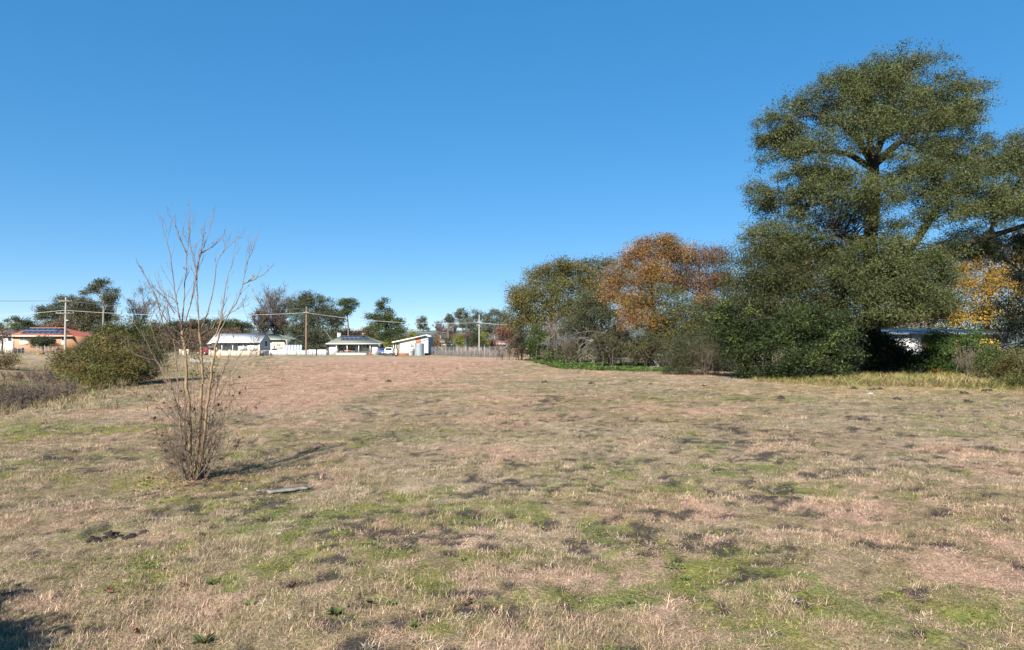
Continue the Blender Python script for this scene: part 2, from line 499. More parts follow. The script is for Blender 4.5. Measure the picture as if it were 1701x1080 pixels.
def bare_tree(name, label, px, base_py, top_py, half_px, d, bark, n0=7, seed_sub=(6, 6, 5), trunk_r=0.2, rmin=0.02, fan=0.6, cat='tree', group=None, leaves=None, base=None, trunk_frac=0.3):
    x = X(px, d) if base is None else base[0]; y = d if base is None else base[1]
    b = np.array([x, y, gz(x, y)])
    h = Z(top_py, d) - b[2]; w = half_px / F * d
    root = thing(name, label, cat, b, group)
    tr = MB(); br = MB()
    th = h * trunk_frac
    tp = curve(b - [0, 0, .2], b + [0, 0, th], 5, 0.03)
    tr.tubes(tp, np.linspace(trunk_r * 1.3, trunk_r, 5), 8)
    a = rng.random(n0) * 2 * math.pi
    rad = np.sqrt(rng.random(n0)) * 0.75
    ends = b + np.stack([np.cos(a) * rad * w, np.sin(a) * rad * w, h * (0.93 - 0.35 * rad ** 2) * (0.85 + 0.15 * rng.random(n0))], 1)
    L0 = np.stack([curve(tp[-1 if k % 2 else -2], ends[k], 6, 0.05, 0.04) for k in range(n0)])
    R0 = np.linspace(0.6, 0.15, 6)[None, :].repeat(n0, 0) * trunk_r
    tr.tubes(L0, R0, 6)
    lv = branching(L0, R0, len(seed_sub), seed_sub, [0.42, 0.5, 0.55][:len(seed_sub)], [0.8, 0.9, 1.0][:len(seed_sub)], up=0.25, rmin=rmin)
    for i, (P, R) in enumerate(lv):
        br.tubes(P, R, 4 if i == 0 else 3)
    tr.build('trunk', bark, root, True); br.build('branches', bark, root, True)
    if leaves:
        n, size, pal = leaves
        P = lv[-1][0].reshape(-1, 3); P = P[rng.choice(len(P), n)] + rng.normal(size=(n, 3)) * size * 0.5
        mb = MB(); L = size * (0.7 + 0.6 * rng.random(n))
        leaf_quads(mb, P, nrm(rng.normal(size=(n, 3))), L, L * 0.55, pick(pal, n) * (1 + 0.25 * rng.normal(size=(n, 1))).clip(0.4, 1.8))
        mb.build('crown' if cat == 'tree' else 'foliage', 'leaf', root)
    return root

def bare_shrub(name, label, x, y, w, h, bark, stems=16, sub=(7, 6), r0=0.02, rmin=0.006, leaves=None, cat='shrub', group=None, lean=(0, 0), dep=None, wiggle=0.1):
    b = np.array([x, y, gz(x, y)])
    root = thing(name, label, cat, b, group)
    dep = dep or w
    a = rng.random(stems) * 2 * math.pi; rad = np.sqrt(rng.random(stems))
    ends = b + np.stack([np.cos(a) * rad * w * 0.85 + lean[0] * h, np.sin(a) * rad * dep * 0.85 + lean[1] * h, h * (0.95 - 0.45 * rad ** 2) * (0.65 + 0.35 * rng.random(stems))], 1)
    st = b + np.stack([np.cos(a) * rad * w * 0.75, np.sin(a) * rad * dep * 0.75, -0.1 + 0 * a], 1)
    P0 = np.stack([curve(st[i], ends[i], 6, 0.08, 0.06) for i in range(stems)])
    R0 = np.linspace(1, 0.3, 6)[None, :] * r0 * (0.6 + 0.7 * rng.random((stems, 1)))
    s = MB().tubes(P0, R0, 5)
    t = MB()
    lv = branching(P0, R0, len(sub), sub, [0.45, 0.5, 0.5][:len(sub)], [0.9, 1.0, 1.0][:len(sub)], up=0.15, rmin=rmin, wiggle=wiggle)
    for P, R in lv: t.tubes(P, R, 3)
    s.build('stems', bark, root, True); t.build('twigs', bark, root, True)
    if leaves:
        n, size, pal = leaves
        Q = np.vstack([P.reshape(-1, 3) for P, R in lv]); Q = Q[rng.choice(len(Q), n)] + rng.normal(size=(n, 3)) * size * 0.6
        mb = MB(); L = size * (0.7 + 0.6 * rng.random(n))
        leaf_quads(mb, Q, nrm(rng.normal(size=(n, 3))), L, L * 0.5, pick(pal, n) * (1 + 0.25 * rng.normal(size=(n, 1))).clip(0.4, 1.8))
        mb.build('foliage', 'leaf', root)
    return root

# ------------------------------------------------------------------ ground
TAN = np.array([0.415, 0.31, 0.215]); PINK = np.array([0.46, 0.30, 0.215]); STRAW = np.array([0.44, 0.34, 0.16])
GREY = np.array([0.28, 0.235, 0.16]); OLIVE = np.array([0.18, 0.17, 0.072]); GREEN = np.array([0.12, 0.165, 0.032]); MOSS = np.array([0.21, 0.215, 0.04])
SOIL = np.array([0.062, 0.052, 0.046])

def cover(x, y):
    """what grows where: colour of the sward, soil / green shares, height"""
    x = np.asarray(x, float); y = np.asarray(y, float)
    r = np.hypot(x, y)
    wx = x + 1.6 * (fbm(x * 0.5, y * 0.5, 91, 3) - 0.5); wy = y + 1.6 * (fbm(x * 0.5, y * 0.5, 92, 3) - 0.5)
    big = fbm(x * 0.22, y * 0.22, 21, 4); med = fbm(wx * 0.9, wy * 0.9, 22, 4); fine = fbm(x * 3.2, y * 3.2, 23, 3); vf = fbm(x * 9, y * 9, 24, 2)
    # pink mown strip towards the houses
    pc = -7.5 - 0.085 * (y - 20); pw = 2.6 + 0.19 * np.maximum(y - 20, 0)
    pink = sst(1.25, 0.65, np.abs(x - pc) / np.maximum(pw, 0.5)) * sst(14, 19, y + 4 * (big - 0.5))
    pinkn = sst(0.46, 0.58, 0.6 * big + 0.4 * med) * 0.9
    pinkn = np.maximum(pinkn, 0.95 * gauss(x, y, 4.2, 7.0, 1.9, 1.7))
    pinkn = np.maximum(pinkn, 0.7 * sst(6.6, 4.6, y + 2 * (med - 0.5)))
    p = np.clip(np.maximum(pink, pinkn), 0, 1)
    dry = TAN * (1 - p)[..., None] + PINK * p[..., None]
    grey = np.maximum(sst(0.45, 0.6, fbm(wx * 0.55, wy * 0.55, 31, 4)) * sst(7, 11, y), gauss(x, y, -6.0, 9.5, 4.2, 3.6)) * (1 - pink)
    dry = dry * (1 - 0.6 * grey)[..., None] + GREY * (0.6 * grey)[..., None]
    straw = gauss(x, y, 16, 26, 6.5, 4.5) * (1 - pink) * sst(0.3, 0.5, med + 0.2)
    dry = dry * (1 - straw)[..., None] + STRAW * straw[..., None]
    # olive and green
    ol = sst(0.47, 0.60, 0.55 * fbm(wx * 0.45, wy * 0.45, 41, 4) + 0.45 * fine) * (1 - 0.55 * pink)
    ol = np.maximum(ol, 1.15 * gauss(x, y, -6.0, 9.4, 4.6, 4.0) * sst(0.2, 0.45, fine))
    ol = np.maximum(ol, 0.55 * sst(9, 14, y) * sst(-3, 2, x) * sst(0.38, 0.52, med) * sst(34, 26, y))
    gsrc = 0.40 * fbm(wx * 0.6, wy * 0.6, 51, 4) + 0.34 * fbm(x * 2.2, y * 2.2, 52, 4) + 0.26 * fbm(x * 7, y * 7, 53, 3)
    boost = 0.30 * gauss(x, y, -9.0, 13.6, 2.8, 1.3) + 0.22 * gauss(x, y, -1.3, 6.7, 1.6, 0.6) + 0.23 * gauss(x, y, 0.3, 8.0, 1.6, 1.0) + 0.13 * gauss(x, y, 3.4, 9.6, 1.3, 0.7) \
        + 0.13 * gauss(x, y, 2.4, 4.1, 1.3, 0.7) + 0.10 * gauss(x, y, -3.0, 5.0, 0.9, 0.5) + 0.08 * gauss(x, y, 7.5, 21, 3.5, 1.6) + 0.10 * gauss(x, y, 1.2, 6.2, 1.2, 0.6) \
        + 0.12 * gauss(x, y, -16.5, 17.5, 3.5, 2.0) + 0.15 * gauss(x, y, -24, 40, 9, 8)
    gr = 0.9 * sst(0.515, 0.68, gsrc + boost - 0.12 * pink)
    gr = gr * (0.25 + 0.75 * sst(0.36, 0.56, fbm(x * 4.2, y * 4.2, 57, 3)))
    gcol = GREEN * (1 - sst(0.35, 0.65, big + 0.5 * (fine - .5)))[..., None] + MOSS * sst(0.35, 0.65, big + 0.5 * (fine - .5))[..., None]
    col = dry * (1 - 0.62 * ol)[..., None] + OLIVE * (0.62 * ol)[..., None]
    col = col * (1 - 0.85 * gr)[..., None] + gcol * (0.85 * gr)[..., None]
    # bare soil scuffs
    ssrc = 0.40 * fbm(wx * 1.3, wy * 1.3 * 1.4, 61, 4) + 0.60 * fbm(x * 6.0, y * 8.5, 62, 4)
    sb = 0.012 + 0.10 * gauss(x, y, 4.0, 11.2, 2.6, 3.0) + 0.05 * gauss(x, y, 0.6, 7.4, 2.6, 1.6) + 0.05 * gauss(x, y, 1.6, 4.1, 1.2, 0.6) + 0.05 * gauss(x, y, -2.0, 8.0, 1.2, 0.6)
    so = 0.92 * sst(0.580, 0.638, ssrc + sb) * sst(40, 18, r) * (1 - 0.8 * pink)
    # gully banks: rough straw and olive
    c = -21.5 - 0.42 * (y - 26)
    gul = np.exp(-((x - c) / 7.5) ** 2) * sst(14, 20, y) * sst(110, 80, y)
    gcl = STRAW * 0.62 * sst(0.4, 0.6, med)[..., None] + OLIVE * 1.25 * (1 - sst(0.4, 0.6, med))[..., None]
    col = col * (1 - 0.75 * gul)[..., None] + gcl * (0.75 * gul)[..., None]
    # verge before the houses
    ver = sst(112, 122, y) * sst(300, 150, y)
    vc = STRAW * 0.78 * sst(0.4, 0.6, big)[..., None] + OLIVE * 1.35 * (1 - sst(0.4, 0.6, big))[..., None]
    col = col * (1 - 0.75 * ver)[..., None] + vc * (0.75 * ver)[..., None]
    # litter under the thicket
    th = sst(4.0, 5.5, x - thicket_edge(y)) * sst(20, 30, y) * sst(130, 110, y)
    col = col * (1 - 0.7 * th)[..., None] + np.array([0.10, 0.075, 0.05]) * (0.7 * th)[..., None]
    col = col * (0.80 + 0.40 * vf)[..., None]
    return col, np.clip(so * (1 - th), 0, 1), gr, p, th

_te = np.array([(18, 26), (24, 20), (30, 13.0), (33, 10.5), (40, 10.6), (48, 9.5), (60, 6.5), (78, 2.5), (100, 1.5), (140, 6)], float)
def thicket_edge(y):
    return np.interp(y, _te[:, 0], _te[:, 1])

def build_ground():
    rr = [0.0]
    r = 0.8
    while r < 3800:
        rr.append(r); r += max(0.035, min(0.0125 * r, 60)) if r < 60 else 0.05 * r
    rr = np.array(rr[1:])
    a_in = np.linspace(-52, 52, 430); a_out = np.linspace(52, 308, 66)[1:-1]
    ang = np.radians(np.concatenate([a_in, a_out]))
    A, Rr = np.meshgrid(ang, rr)
    x = (Rr * np.sin(A)).ravel(); y = (Rr * np.cos(A)).ravel()
    z = G(x, y)
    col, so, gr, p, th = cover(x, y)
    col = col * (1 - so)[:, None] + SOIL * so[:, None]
    z = z - 0.012 * so * sst(20, 8, np.hypot(x, y))
    nA, nR = len(ang), len(rr)
    i = np.arange(nR - 1)[:, None] * nA; j = np.arange(nA)[None, :]; j2 = (j + 1) % nA
    f = np.stack([i + j, i + nA + j, i + nA + j2, i + j2], -1).reshape(-1, 4)
    col = col * KA * 1.12
    mb = MB(); mb.add(np.stack([x, y, z], 1), f, col)
    c0 = mb.n
    mb.add([[0, 0, gz(0, 0)]], np.zeros((0, 4), int), col[0])
    mb.f.append(np.stack([np.full(nA, c0), np.arange(nA), (np.arange(nA) + 1) % nA], 1)[:, ::1])
    m = bpy.data.materials.new('dry_paddock'); m.use_nodes = True
    nt = m.node_tree; b = nt.nodes['Principled BSDF']
    b.inputs['Roughness'].default_value = 0.95; b.inputs['Specular IOR Level'].default_value = 0.1
    at_ = nt.nodes.new('ShaderNodeAttribute'); at_.attribute_name = 'col'
    tc = nt.nodes.new('ShaderNodeTexCoord')
    def noise(scale, det):
        n = nt.nodes.new('ShaderNodeTexNoise'); n.inputs['Scale'].default_value = scale; n.inputs['Detail'].default_value = det; n.inputs['Roughness'].default_value = 0.7
        nt.links.new(tc.outputs['Object'], n.inputs['Vector']); return n
    n1 = noise(38, 4); n2 = noise(3.5, 6); n3 = noise(0.6, 8)
    def mul(src, n, lo, hi):
        mr = nt.nodes.new('ShaderNodeMapRange'); mr.inputs[1].default_value = 0.25; mr.inputs[2].default_value = 0.75; mr.inputs[3].default_value = lo; mr.inputs[4].default_value = hi
        nt.links.new(n.outputs['Fac'], mr.inputs[0])
        mx = nt.nodes.new('ShaderNodeMix'); mx.data_type = 'RGBA'; mx.blend_type = 'MULTIPLY'; mx.inputs[0].default_value = 1
        nt.links.new(src, mx.inputs[6]); nt.links.new(mr.outputs[0], mx.inputs[7])
        return mx.outputs[2]
    s = mul(at_.outputs['Color'], n1, 0.25, 1.3); s = mul(s, n2, 0.75, 1.25); s = mul(s, n3, 0.85, 1.15)
    nt.links.new(s, b.inputs['Base Color'])
    bp = nt.nodes.new('ShaderNodeBump'); bp.inputs['Strength'].default_value = 0.9; bp.inputs['Distance'].default_value = 0.03
    ad = nt.nodes.new('ShaderNodeMath'); ad.operation = 'ADD'
    nt.links.new(n1.outputs['Fac'], ad.inputs[0]); nt.links.new(n2.outputs['Fac'], ad.inputs[1])
    nt.links.new(ad.outputs[0], bp.inputs['Height']); nt.links.new(bp.outputs[0], b.inputs['Normal'])
    o = mb.build('ground', m, None, True)
    structure(o)
    return o
build_ground()

# far wooded hills
def build_hills():
    mb = MB()
    nx, ny = 220, 26
    xs = np.linspace(-2600, 2600, nx); ys = np.linspace(1500, 2900, ny)
    Xg, Yg = np.meshgrid(xs, ys)
    env = np.sin(np.linspace(0, math.pi, ny))[:, None] ** 0.8
    h = env * (52 + 60 * (fbm(Xg / 700, Yg / 700, 71, 4) - 0.35)) + 9 * env * (fbm(Xg / 60, Yg / 60, 72, 3) - 0.5)
    v = np.stack([Xg.ravel(), Yg.ravel(), (h - 3).ravel()], 1)
    i = np.arange(ny - 1)[:, None] * nx; j = np.arange(nx - 1)[None, :]
    mb.add(v, np.stack([i + j, i + j + 1, i + nx + j + 1, i + nx + j], -1).reshape(-1, 4))
    m = mat('wooded_hill', (0.12, 0.145, 0.13), 0.95, 0.45, 0.03, detail=8)  # grey-green of gum forest, with some distance haze put in as a bluish tint
    structure(mb.build('hills', m, None, True))
build_hills()

# ------------------------------------------------------------------ grass (instanced tufts)
def blade_tuft(name, n, h0, h1, w, spread, foot, curl=0.5):
    mb = MB()
    a = rng.random(n) * 2 * math.pi
    b = np.stack([rng.normal(size=n) * foot, rng.normal(size=n) * foot, np.full(n, -0.008)], 1)
    tl = spread * (0.3 + rng.random(n))
    d = np.stack([np.cos(a) * np.sin(tl), np.sin(a) * np.sin(tl), np.cos(tl)], 1)
    h = h0 + (h1 - h0) * rng.random(n)
    sd = np.stack([-np.sin(a + rng.normal(size=n) * 0.6), np.cos(a), 0 * a], 1); sd = nrm(sd)
    mid = b + d * h[:, None] * 0.55
    d2 = nrm(d + curl * np.stack([np.cos(a), np.sin(a), -0.7 + 0 * a], 1) * (0.3 + rng.random((n, 1))))
    tip = mid + d2 * h[:, None] * 0.5
    tip[:, 2] = np.maximum(tip[:, 2], 0.004)
    V = np.stack([b - sd * w / 2, b + sd * w / 2, mid + sd * w * 0.42, mid - sd * w * 0.42, tip], 1).reshape(-1, 3)
    i = np.arange(n)[:, None] * 5
    val = np.repeat((0.4 + 1.1 * rng.random(n))[:, None] * np.array([1, 1, 1]), 5, axis=0)
    mb.add(V, i + np.array([0, 1, 2, 3]), val)
    mb.f.append(i + np.array([3, 2, 4]))
    return mb.mesh(name)

def grass_material():
    m = bpy.data.materials.new('grass_blades'); m.use_nodes = True
    nt = m.node_tree; b = nt.nodes['Principled BSDF']
    b.inputs['Roughness'].default_value = 0.6; b.inputs['Specular IOR Level'].default_value = 0.2
    a = nt.nodes.new('ShaderNodeAttribute'); a.attribute_type = 'INSTANCER'; a.attribute_name = 'icol'
    c = nt.nodes.new('ShaderNodeAttribute'); c.attribute_name = 'col'
    mx = nt.nodes.new('ShaderNodeMix'); mx.data_type = 'RGBA'; mx.blend_type = 'MULTIPLY'; mx.inputs[0].default_value = 1
    nt.links.new(a.outputs['Color'], mx.inputs[6]); nt.links.new(c.outputs['Color'], mx.inputs[7])
    nt.links.new(mx.outputs[2], b.inputs['Base Color'])
    t = nt.nodes.new('ShaderNodeBsdfTranslucent'); nt.links.new(mx.outputs[2], t.inputs[0])
    ms = nt.nodes.new('ShaderNodeMixShader'); ms.inputs[0].default_value = 0.3
    nt.links.new(b.outputs[0], ms.inputs[1]); nt.links.new(t.outputs[0], ms.inputs[2])
    nt.links.new(ms.outputs[0], nt.nodes['Material Output'].inputs[0])
    return m
M['grass'] = grass_material()

def scatter(name, label, cat, pts, rotz, tilt, scl, col, kind, protos):
    me = bpy.data.meshes.new(name)
    me.vertices.add(len(pts)); me.vertices.foreach_set('co', pts.astype(np.float32).ravel())
    def fa(nm, typ, arr, key):
        a = me.attributes.new(nm, typ, 'POINT'); a.data.foreach_set(key, np.ascontiguousarray(arr).ravel())
    fa('rot', 'FLOAT_VECTOR', np.stack([tilt[:, 0], tilt[:, 1], rotz], 1).astype(np.float32), 'vector')
    fa('scl', 'FLOAT_VECTOR', scl.astype(np.float32), 'vector')
    c4 = np.ones((len(pts), 4), np.float32); c4[:, :3] = col * KA * 1.18
    fa('icol', 'FLOAT_COLOR', c4, 'color')
    fa('kindi', 'INT', kind.astype(np.int32), 'value')
    me.update()
    o = bpy.data.objects.new(name, me); COL.objects.link(o)
    ng = bpy.data.node_groups.new(name + '_scatter', 'GeometryNodeTree')
    ng.interface.new_socket('Geometry', in_out='INPUT', socket_type='NodeSocketGeometry')
    ng.interface.new_socket('Geometry', in_out='OUTPUT', socket_type='NodeSocketGeometry')
    gi = ng.nodes.new('NodeGroupInput'); go = ng.nodes.new('NodeGroupOutput')
    ip = ng.nodes.new('GeometryNodeInstanceOnPoints')
    jn = ng.nodes.new('GeometryNodeGeometryToInstance')
    for pm in reversed(protos):
        po = bpy.data.objects.new(pm.name, pm)
        oi = ng.nodes.new('GeometryNodeObjectInfo'); oi.inputs['Object'].default_value = po
        ng.links.new(oi.outputs['Geometry'], jn.inputs[0])
    def na(nm, typ):
        n = ng.nodes.new('GeometryNodeInputNamedAttribute'); n.data_type = typ; n.inputs['Name'].default_value = nm
        return n.outputs['Attribute']
    ng.links.new(gi.outputs[0], ip.inputs['Points']); ng.links.new(jn.outputs[0], ip.inputs['Instance'])
    ip.inputs['Pick Instance'].default_value = True
    ng.links.new(na('kindi', 'INT'), ip.inputs['Instance Index'])
    ng.links.new(na('rot', 'FLOAT_VECTOR'), ip.inputs['Rotation']); ng.links.new(na('scl', 'FLOAT_VECTOR'), ip.inputs['Scale'])
    ng.links.new(ip.outputs[0], go.inputs[0])
    md = o.modifiers.new('scatter', 'NODES'); md.node_group = ng
    stuff(o, label, cat)
    return o

def grass_protos():
    out = []
    for nm, args in (('dry_upright', (22, 0.025, 0.06, 0.0025, 0.75, 0.028, 0.5)), ('dry_flat', (22, 0.03, 0.075, 0.0025, 1.35, 0.03, 0.3)),
                     ('green_low', (24, 0.012, 0.03, 0.0045, 1.1, 0.032, 0.5)), ('dry_tall', (16, 0.05, 0.10, 0.0022, 0.6, 0.02, 0.6))):
        me = blade_tuft(nm, *args); me.materials.append(M['grass']); out.append(me)
    return out
GP = grass_protos()

def build_grass():
    # radial sampling with density falling with distance
    r = np.linspace(2.0, 75, 4000)
    rho = 1250 * np.minimum(1, (6.5 / r)) ** 1.75
    w = rho * r; cdf = np.cumsum(w); N = int(cdf[-1] * (r[1] - r[0]) * math.radians(98)); cdf /= cdf[-1]
    R = np.interp(rng.random(N), cdf, r); A = np.radians(-49 + 98 * rng.random(N))
    x = R * np.sin(A); y = R * np.cos(A)
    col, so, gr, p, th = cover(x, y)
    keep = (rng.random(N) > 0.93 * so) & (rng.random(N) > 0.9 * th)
    x, y, R, col, gr, p = x[keep], y[keep], R[keep], col[keep], gr[keep], p[keep]; N = len(x)
    big = fbm(x * 1.7, y * 1.7, 81, 3)
    isg = rng.random(N) < (0.10 + 0.62 * gr)
    kind = np.where(isg, 2, np.where(rng.random(N) < 0.62, 1, 0))
    kind = np.where((~isg) & (rng.random(N) < 0.05 * (big > 0.52) * (R < 9)), 3, kind)
    gc = np.where(rng.random((N, 1)) < 0.5, GREEN, MOSS) * (0.8 + 0.5 * rng.random((N, 1)))
    dc = np.where((rng.random(N) < 0.5)[:, None], col * 1.12, (TAN * (1 - p)[:, None] + PINK * p[:, None]) * (0.85 + 0.5 * rng.random((N, 1))))
    pale = rng.random(N) < 0.06 * sst(16, 5, R)
    dc = np.where(pale[:, None], np.array([0.62, 0.51, 0.36]), dc)
    c = np.where(isg[:, None], 0.5 * gc + 0.5 * np.minimum(col * 1.2, gc * 2), dc) * (1 + 0.26 * rng.normal(size=(N, 1))).clip(0.45, 1.8)
    s = (0.5 + 0.7 * rng.random(N) ** 1.5) * np.maximum(1, (R / 7) ** 0.62)
    hs = s * (0.38 + 0.6 * sst(0.35, 0.65, big)) * np.minimum(1, (8 / R) ** 0.45)
    pts = np.stack([x, y, G(x, y) - 0.004], 1)
    scatter('grass', 'short dry tan grass with green patches covering the open paddock', 'grass', pts, rng.random(N) * 6.28, rng.normal(size=(N, 2)) * 0.15,
            np.stack([s, s, hs], 1), c, kind, GP)
    return N
build_grass()

# ------------------------------------------------------------------ trees and shrubs on the right
KUR = [((0.105, 0.122, 0.042), 4), ((0.128, 0.138, 0.052), 3), ((0.08, 0.10, 0.036), 3)]
KUR2 = [((0.095, 0.105, 0.038), 4), ((0.125, 0.13, 0.048), 2), ((0.065, 0.078, 0.028), 3), ((0.16, 0.10, 0.05), 0.4)]
PRIVET = [((0.036, 0.052, 0.017), 4), ((0.052, 0.076, 0.02), 2), ((0.025, 0.036, 0.014), 3), ((0.12, 0.15, 0.035), 0.5)]
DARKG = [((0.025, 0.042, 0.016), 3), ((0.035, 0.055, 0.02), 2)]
ORANGE = [((0.36, 0.175, 0.045), 3), ((0.26, 0.13, 0.045), 3), ((0.42, 0.25, 0.06), 1.6), ((0.17, 0.145, 0.05), 2.6), ((0.17, 0.095, 0.05), 2)]
RUSTY = [((0.21, 0.105, 0.05), 3), ((0.17, 0.09, 0.05), 3), ((0.12, 0.10, 0.04), 2), ((0.32, 0.14, 0.04), 1)]
INNER = [((0.12, 0.115, 0.03), 3), ((0.085, 0.09, 0.03), 3), ((0.18, 0.14, 0.03), 1)]
YELLOW = [((0.46, 0.29, 0.045), 4), ((0.38, 0.22, 0.04), 3), ((0.30, 0.16, 0.04), 1.5), ((0.22, 0.19, 0.05), 1)]
OLIVEA = [((0.165, 0.15, 0.042), 4), ((0.115, 0.115, 0.036), 3), ((0.20, 0.14, 0.045), 2), ((0.085, 0.10, 0.035), 1)]
GREYG = [((0.10, 0.11, 0.055), 3), ((0.075, 0.085, 0.04), 3), ((0.14, 0.12, 0.07), 1)]
HEDGE = [((0.07, 0.125, 0.03), 4), ((0.05, 0.095, 0.025), 3), ((0.12, 0.15, 0.035), 1)]

def big_tree():
    d = 39.0
    L = [(1335, 195, 55, 48, 0), (1395, 150, 58, 45, -1), (1455, 128, 55, 40, 0), (1520, 130, 58, 38, 1), (1580, 160, 50, 42, 0), (1612, 178, 28, 42, -1), (1300, 250, 45, 45, 1),
         (1350, 265, 55, 50, -2.5), (1420, 215, 60, 52, -3), (1490, 190, 60, 48, -3), (1560, 215, 58, 50, -2.5), (1605, 240, 35, 40, 0), (1285, 215, 30, 36, 0), (1440, 180, 70, 40, 3), (1540, 190, 60, 40, 3),
         (1268, 325, 38, 28, 0), (1300, 350, 45, 35, 1), (1345, 335, 50, 38, -2), (1400, 320, 55, 40, -3.5), (1460, 330, 55, 40, -4), (1500, 300, 45, 35, -3),
         (1545, 310, 55, 45, -2.5), (1600, 290, 55, 48, -2), (1655, 260, 50, 42, 0), (1690, 300, 60, 50, -1), (1640, 340, 60, 42, -3), (1580, 350, 55, 36, -3.5), (1730, 250, 60, 45, 0), (1765, 330, 70, 55, -1), (1715, 350, 60, 36, -2.5),
         (1270, 395, 45, 32, -1), (1330, 400, 48, 36, -2), (1385, 395, 45, 36, 2.5), (1450, 415, 38, 34, -4), (1500, 420, 45, 40, -4), (1480, 465, 50, 40, -4.5, 1.8), (1540, 450, 45, 40, -3.5, 1.5), (1525, 500, 45, 38, -4.5, 1.8), (1460, 510, 42, 36, -4.5, 1.8), (1440, 470, 40, 36, -4, 1.5), (1425, 365, 40, 28, -3, 1), (1498, 385, 34, 28, -3, 1), (1565, 425, 40, 24, -2, .9), (1625, 412, 42, 18, 1.5, .9), (1660, 345, 50, 30, 1, .9), (1400, 420, 45, 34, -1.5, 1.2), (1350, 440, 45, 36, -1, 1.2), (1300, 420, 50, 34, 0, 1.2), (1480, 525, 42, 20, -4.5, 1.5), (1490, 440, 40, 30, -2.5, 1.5), (1565, 505, 30, 24, -3.5, 1.0),
         (1425, 290, 34, 22, -3.5, .6), (1485, 268, 34, 22, -3.5, .4), (1530, 275, 36, 28, -3, .7), (1385, 290, 40, 28, -3), (1330, 300, 40, 30, 0), (1570, 270, 40, 30, 1.5), (1470, 150, 60, 40, -3), (1570, 490, 32, 45, -3), (1410, 445, 40, 36, -3.5), (1620, 400, 50, 26, 3), (1690, 410, 60, 30, 3), (1760, 410, 60, 34, 2)]
    cl = px_clumps(L, d, 1.0)
    bx = X(1447, d)
    base = np.array([bx, d, gz(bx, d)])
    root = thing('kurrajong_tree', 'tallest tree, huge broad olive green evergreen crown against the blue sky at right', 'tree', base)
    cb, tufts = crown(cl, 520000, 0.098, KUR, 0.21, per=46, shell=0.42, aspect=0.52, bottom=0.75)
    tr = MB(); br = MB()
    def L3(pts, r0, r1, S=9):
        P = np.array([at(a, b, d + c) for a, b, c in pts])
        n = len(P); t = np.linspace(0, n - 1, n * 4); i = np.minimum(t.astype(int), n - 2); f = (t - i)[:, None]
        P = P[i] * (1 - f) + P[i + 1] * f + rng.normal(size=(len(t), 3)) * 0.02
        for _ in range(3): P[1:-1] = (P[:-2] + 2 * P[1:-1] + P[2:]) / 4
        tr.tubes(P, np.linspace(r0, r1, len(P)), S); return P
    main = L3([(1450, 640, 0), (1450, 560, 0), (1448, 470, 0), (1446, 400, -0.3), (1452, 330, 0), (1450, 262, 0)], 0.48, 0.30, 12)
    arms = [L3([(1450, 270, 0), (1425, 230, -0.5), (1390, 200, -1), (1350, 190, -1)], 0.24, 0.06), L3([(1450, 268, 0), (1470, 220, 0.2), (1480, 170, 0), (1490, 130, 0)], 0.24, 0.06),
            L3([(1450, 275, 0), (1500, 230, 0.5), (1550, 200, 0.5), (1595, 180, 0)], 0.24, 0.06), L3([(1450, 265, 0), (1440, 210, 1), (1420, 160, 1), (1400, 130, 1)], 0.2, 0.05),
            L3([(1448, 280, 0), (1410, 255, 0.5), (1360, 250, 1), (1310, 258, 1)], 0.2, 0.05), L3([(1450, 330, 0), (1400, 325, 0), (1340, 345, -0.5), (1285, 335, 0)], 0.16, 0.04),
            L3([(1448, 400, 0), (1400, 390, -1), (1350, 400, -1.5), (1300, 385, -1.5)], 0.16, 0.04), L3([(1450, 420, 0), (1420, 400, -2), (1390, 380, -3), (1360, 385, -3)], 0.15, 0.04),
            L3([(1452, 450, 0), (1510, 420, -1), (1540, 370, -1.5), (1580, 320, -1.5), (1620, 280, -1)], 0.30, 0.07), L3([(1535, 440, 0.5), (1575, 415, 1), (1640, 395, 1.5), (1700, 375, 1.5), (1770, 350, 1)], 0.26, 0.09),
            L3([(1452, 470, 0), (1500, 450, 0.3), (1540, 436, 0.5)], 0.34, 0.26), L3([(1600, 408, 1), (1650, 420, 1.5), (1690, 445, 2), (1720, 470, 2)], 0.09, 0.03),
            L3([(1452, 440, 0), (1480, 470, -2.5), (1520, 500, -4)], 0.14, 0.04), L3([(1500, 300, -1), (1560, 260, -1), (1600, 235, -0.5)], 0.14, 0.04), L3([(1640, 395, 1.5), (1670, 330, 0), (1700, 290, -0.5)], 0.14, 0.04)]
    allp = np.vstack([a[3:] for a in arms])
    allr = 0.05
    for c, T in zip(cl, tufts):
        m = min(9, len(T)); sel = rng.choice(len(T), m, replace=False)
        for q in T[sel]:
            dd = np.linalg.norm(allp - q, axis=1) + 0.6 * np.maximum(0, allp[:, 2] - q[2]); st = allp[np.argmin(dd)]
            P = curve(st, q, 6, 0.08, 0.03); ln = np.linalg.norm(q - st)
            if ln > 3.2: continue
            br.tubes(P, np.linspace(0.012 + 0.009 * ln, 0.008, 6), 4)
    tr.build('trunk', 'bark_dark', root, True); br.build('branches', 'bark_dark', root, True); cb.build('crown', 'leaf', root)
big_tree()

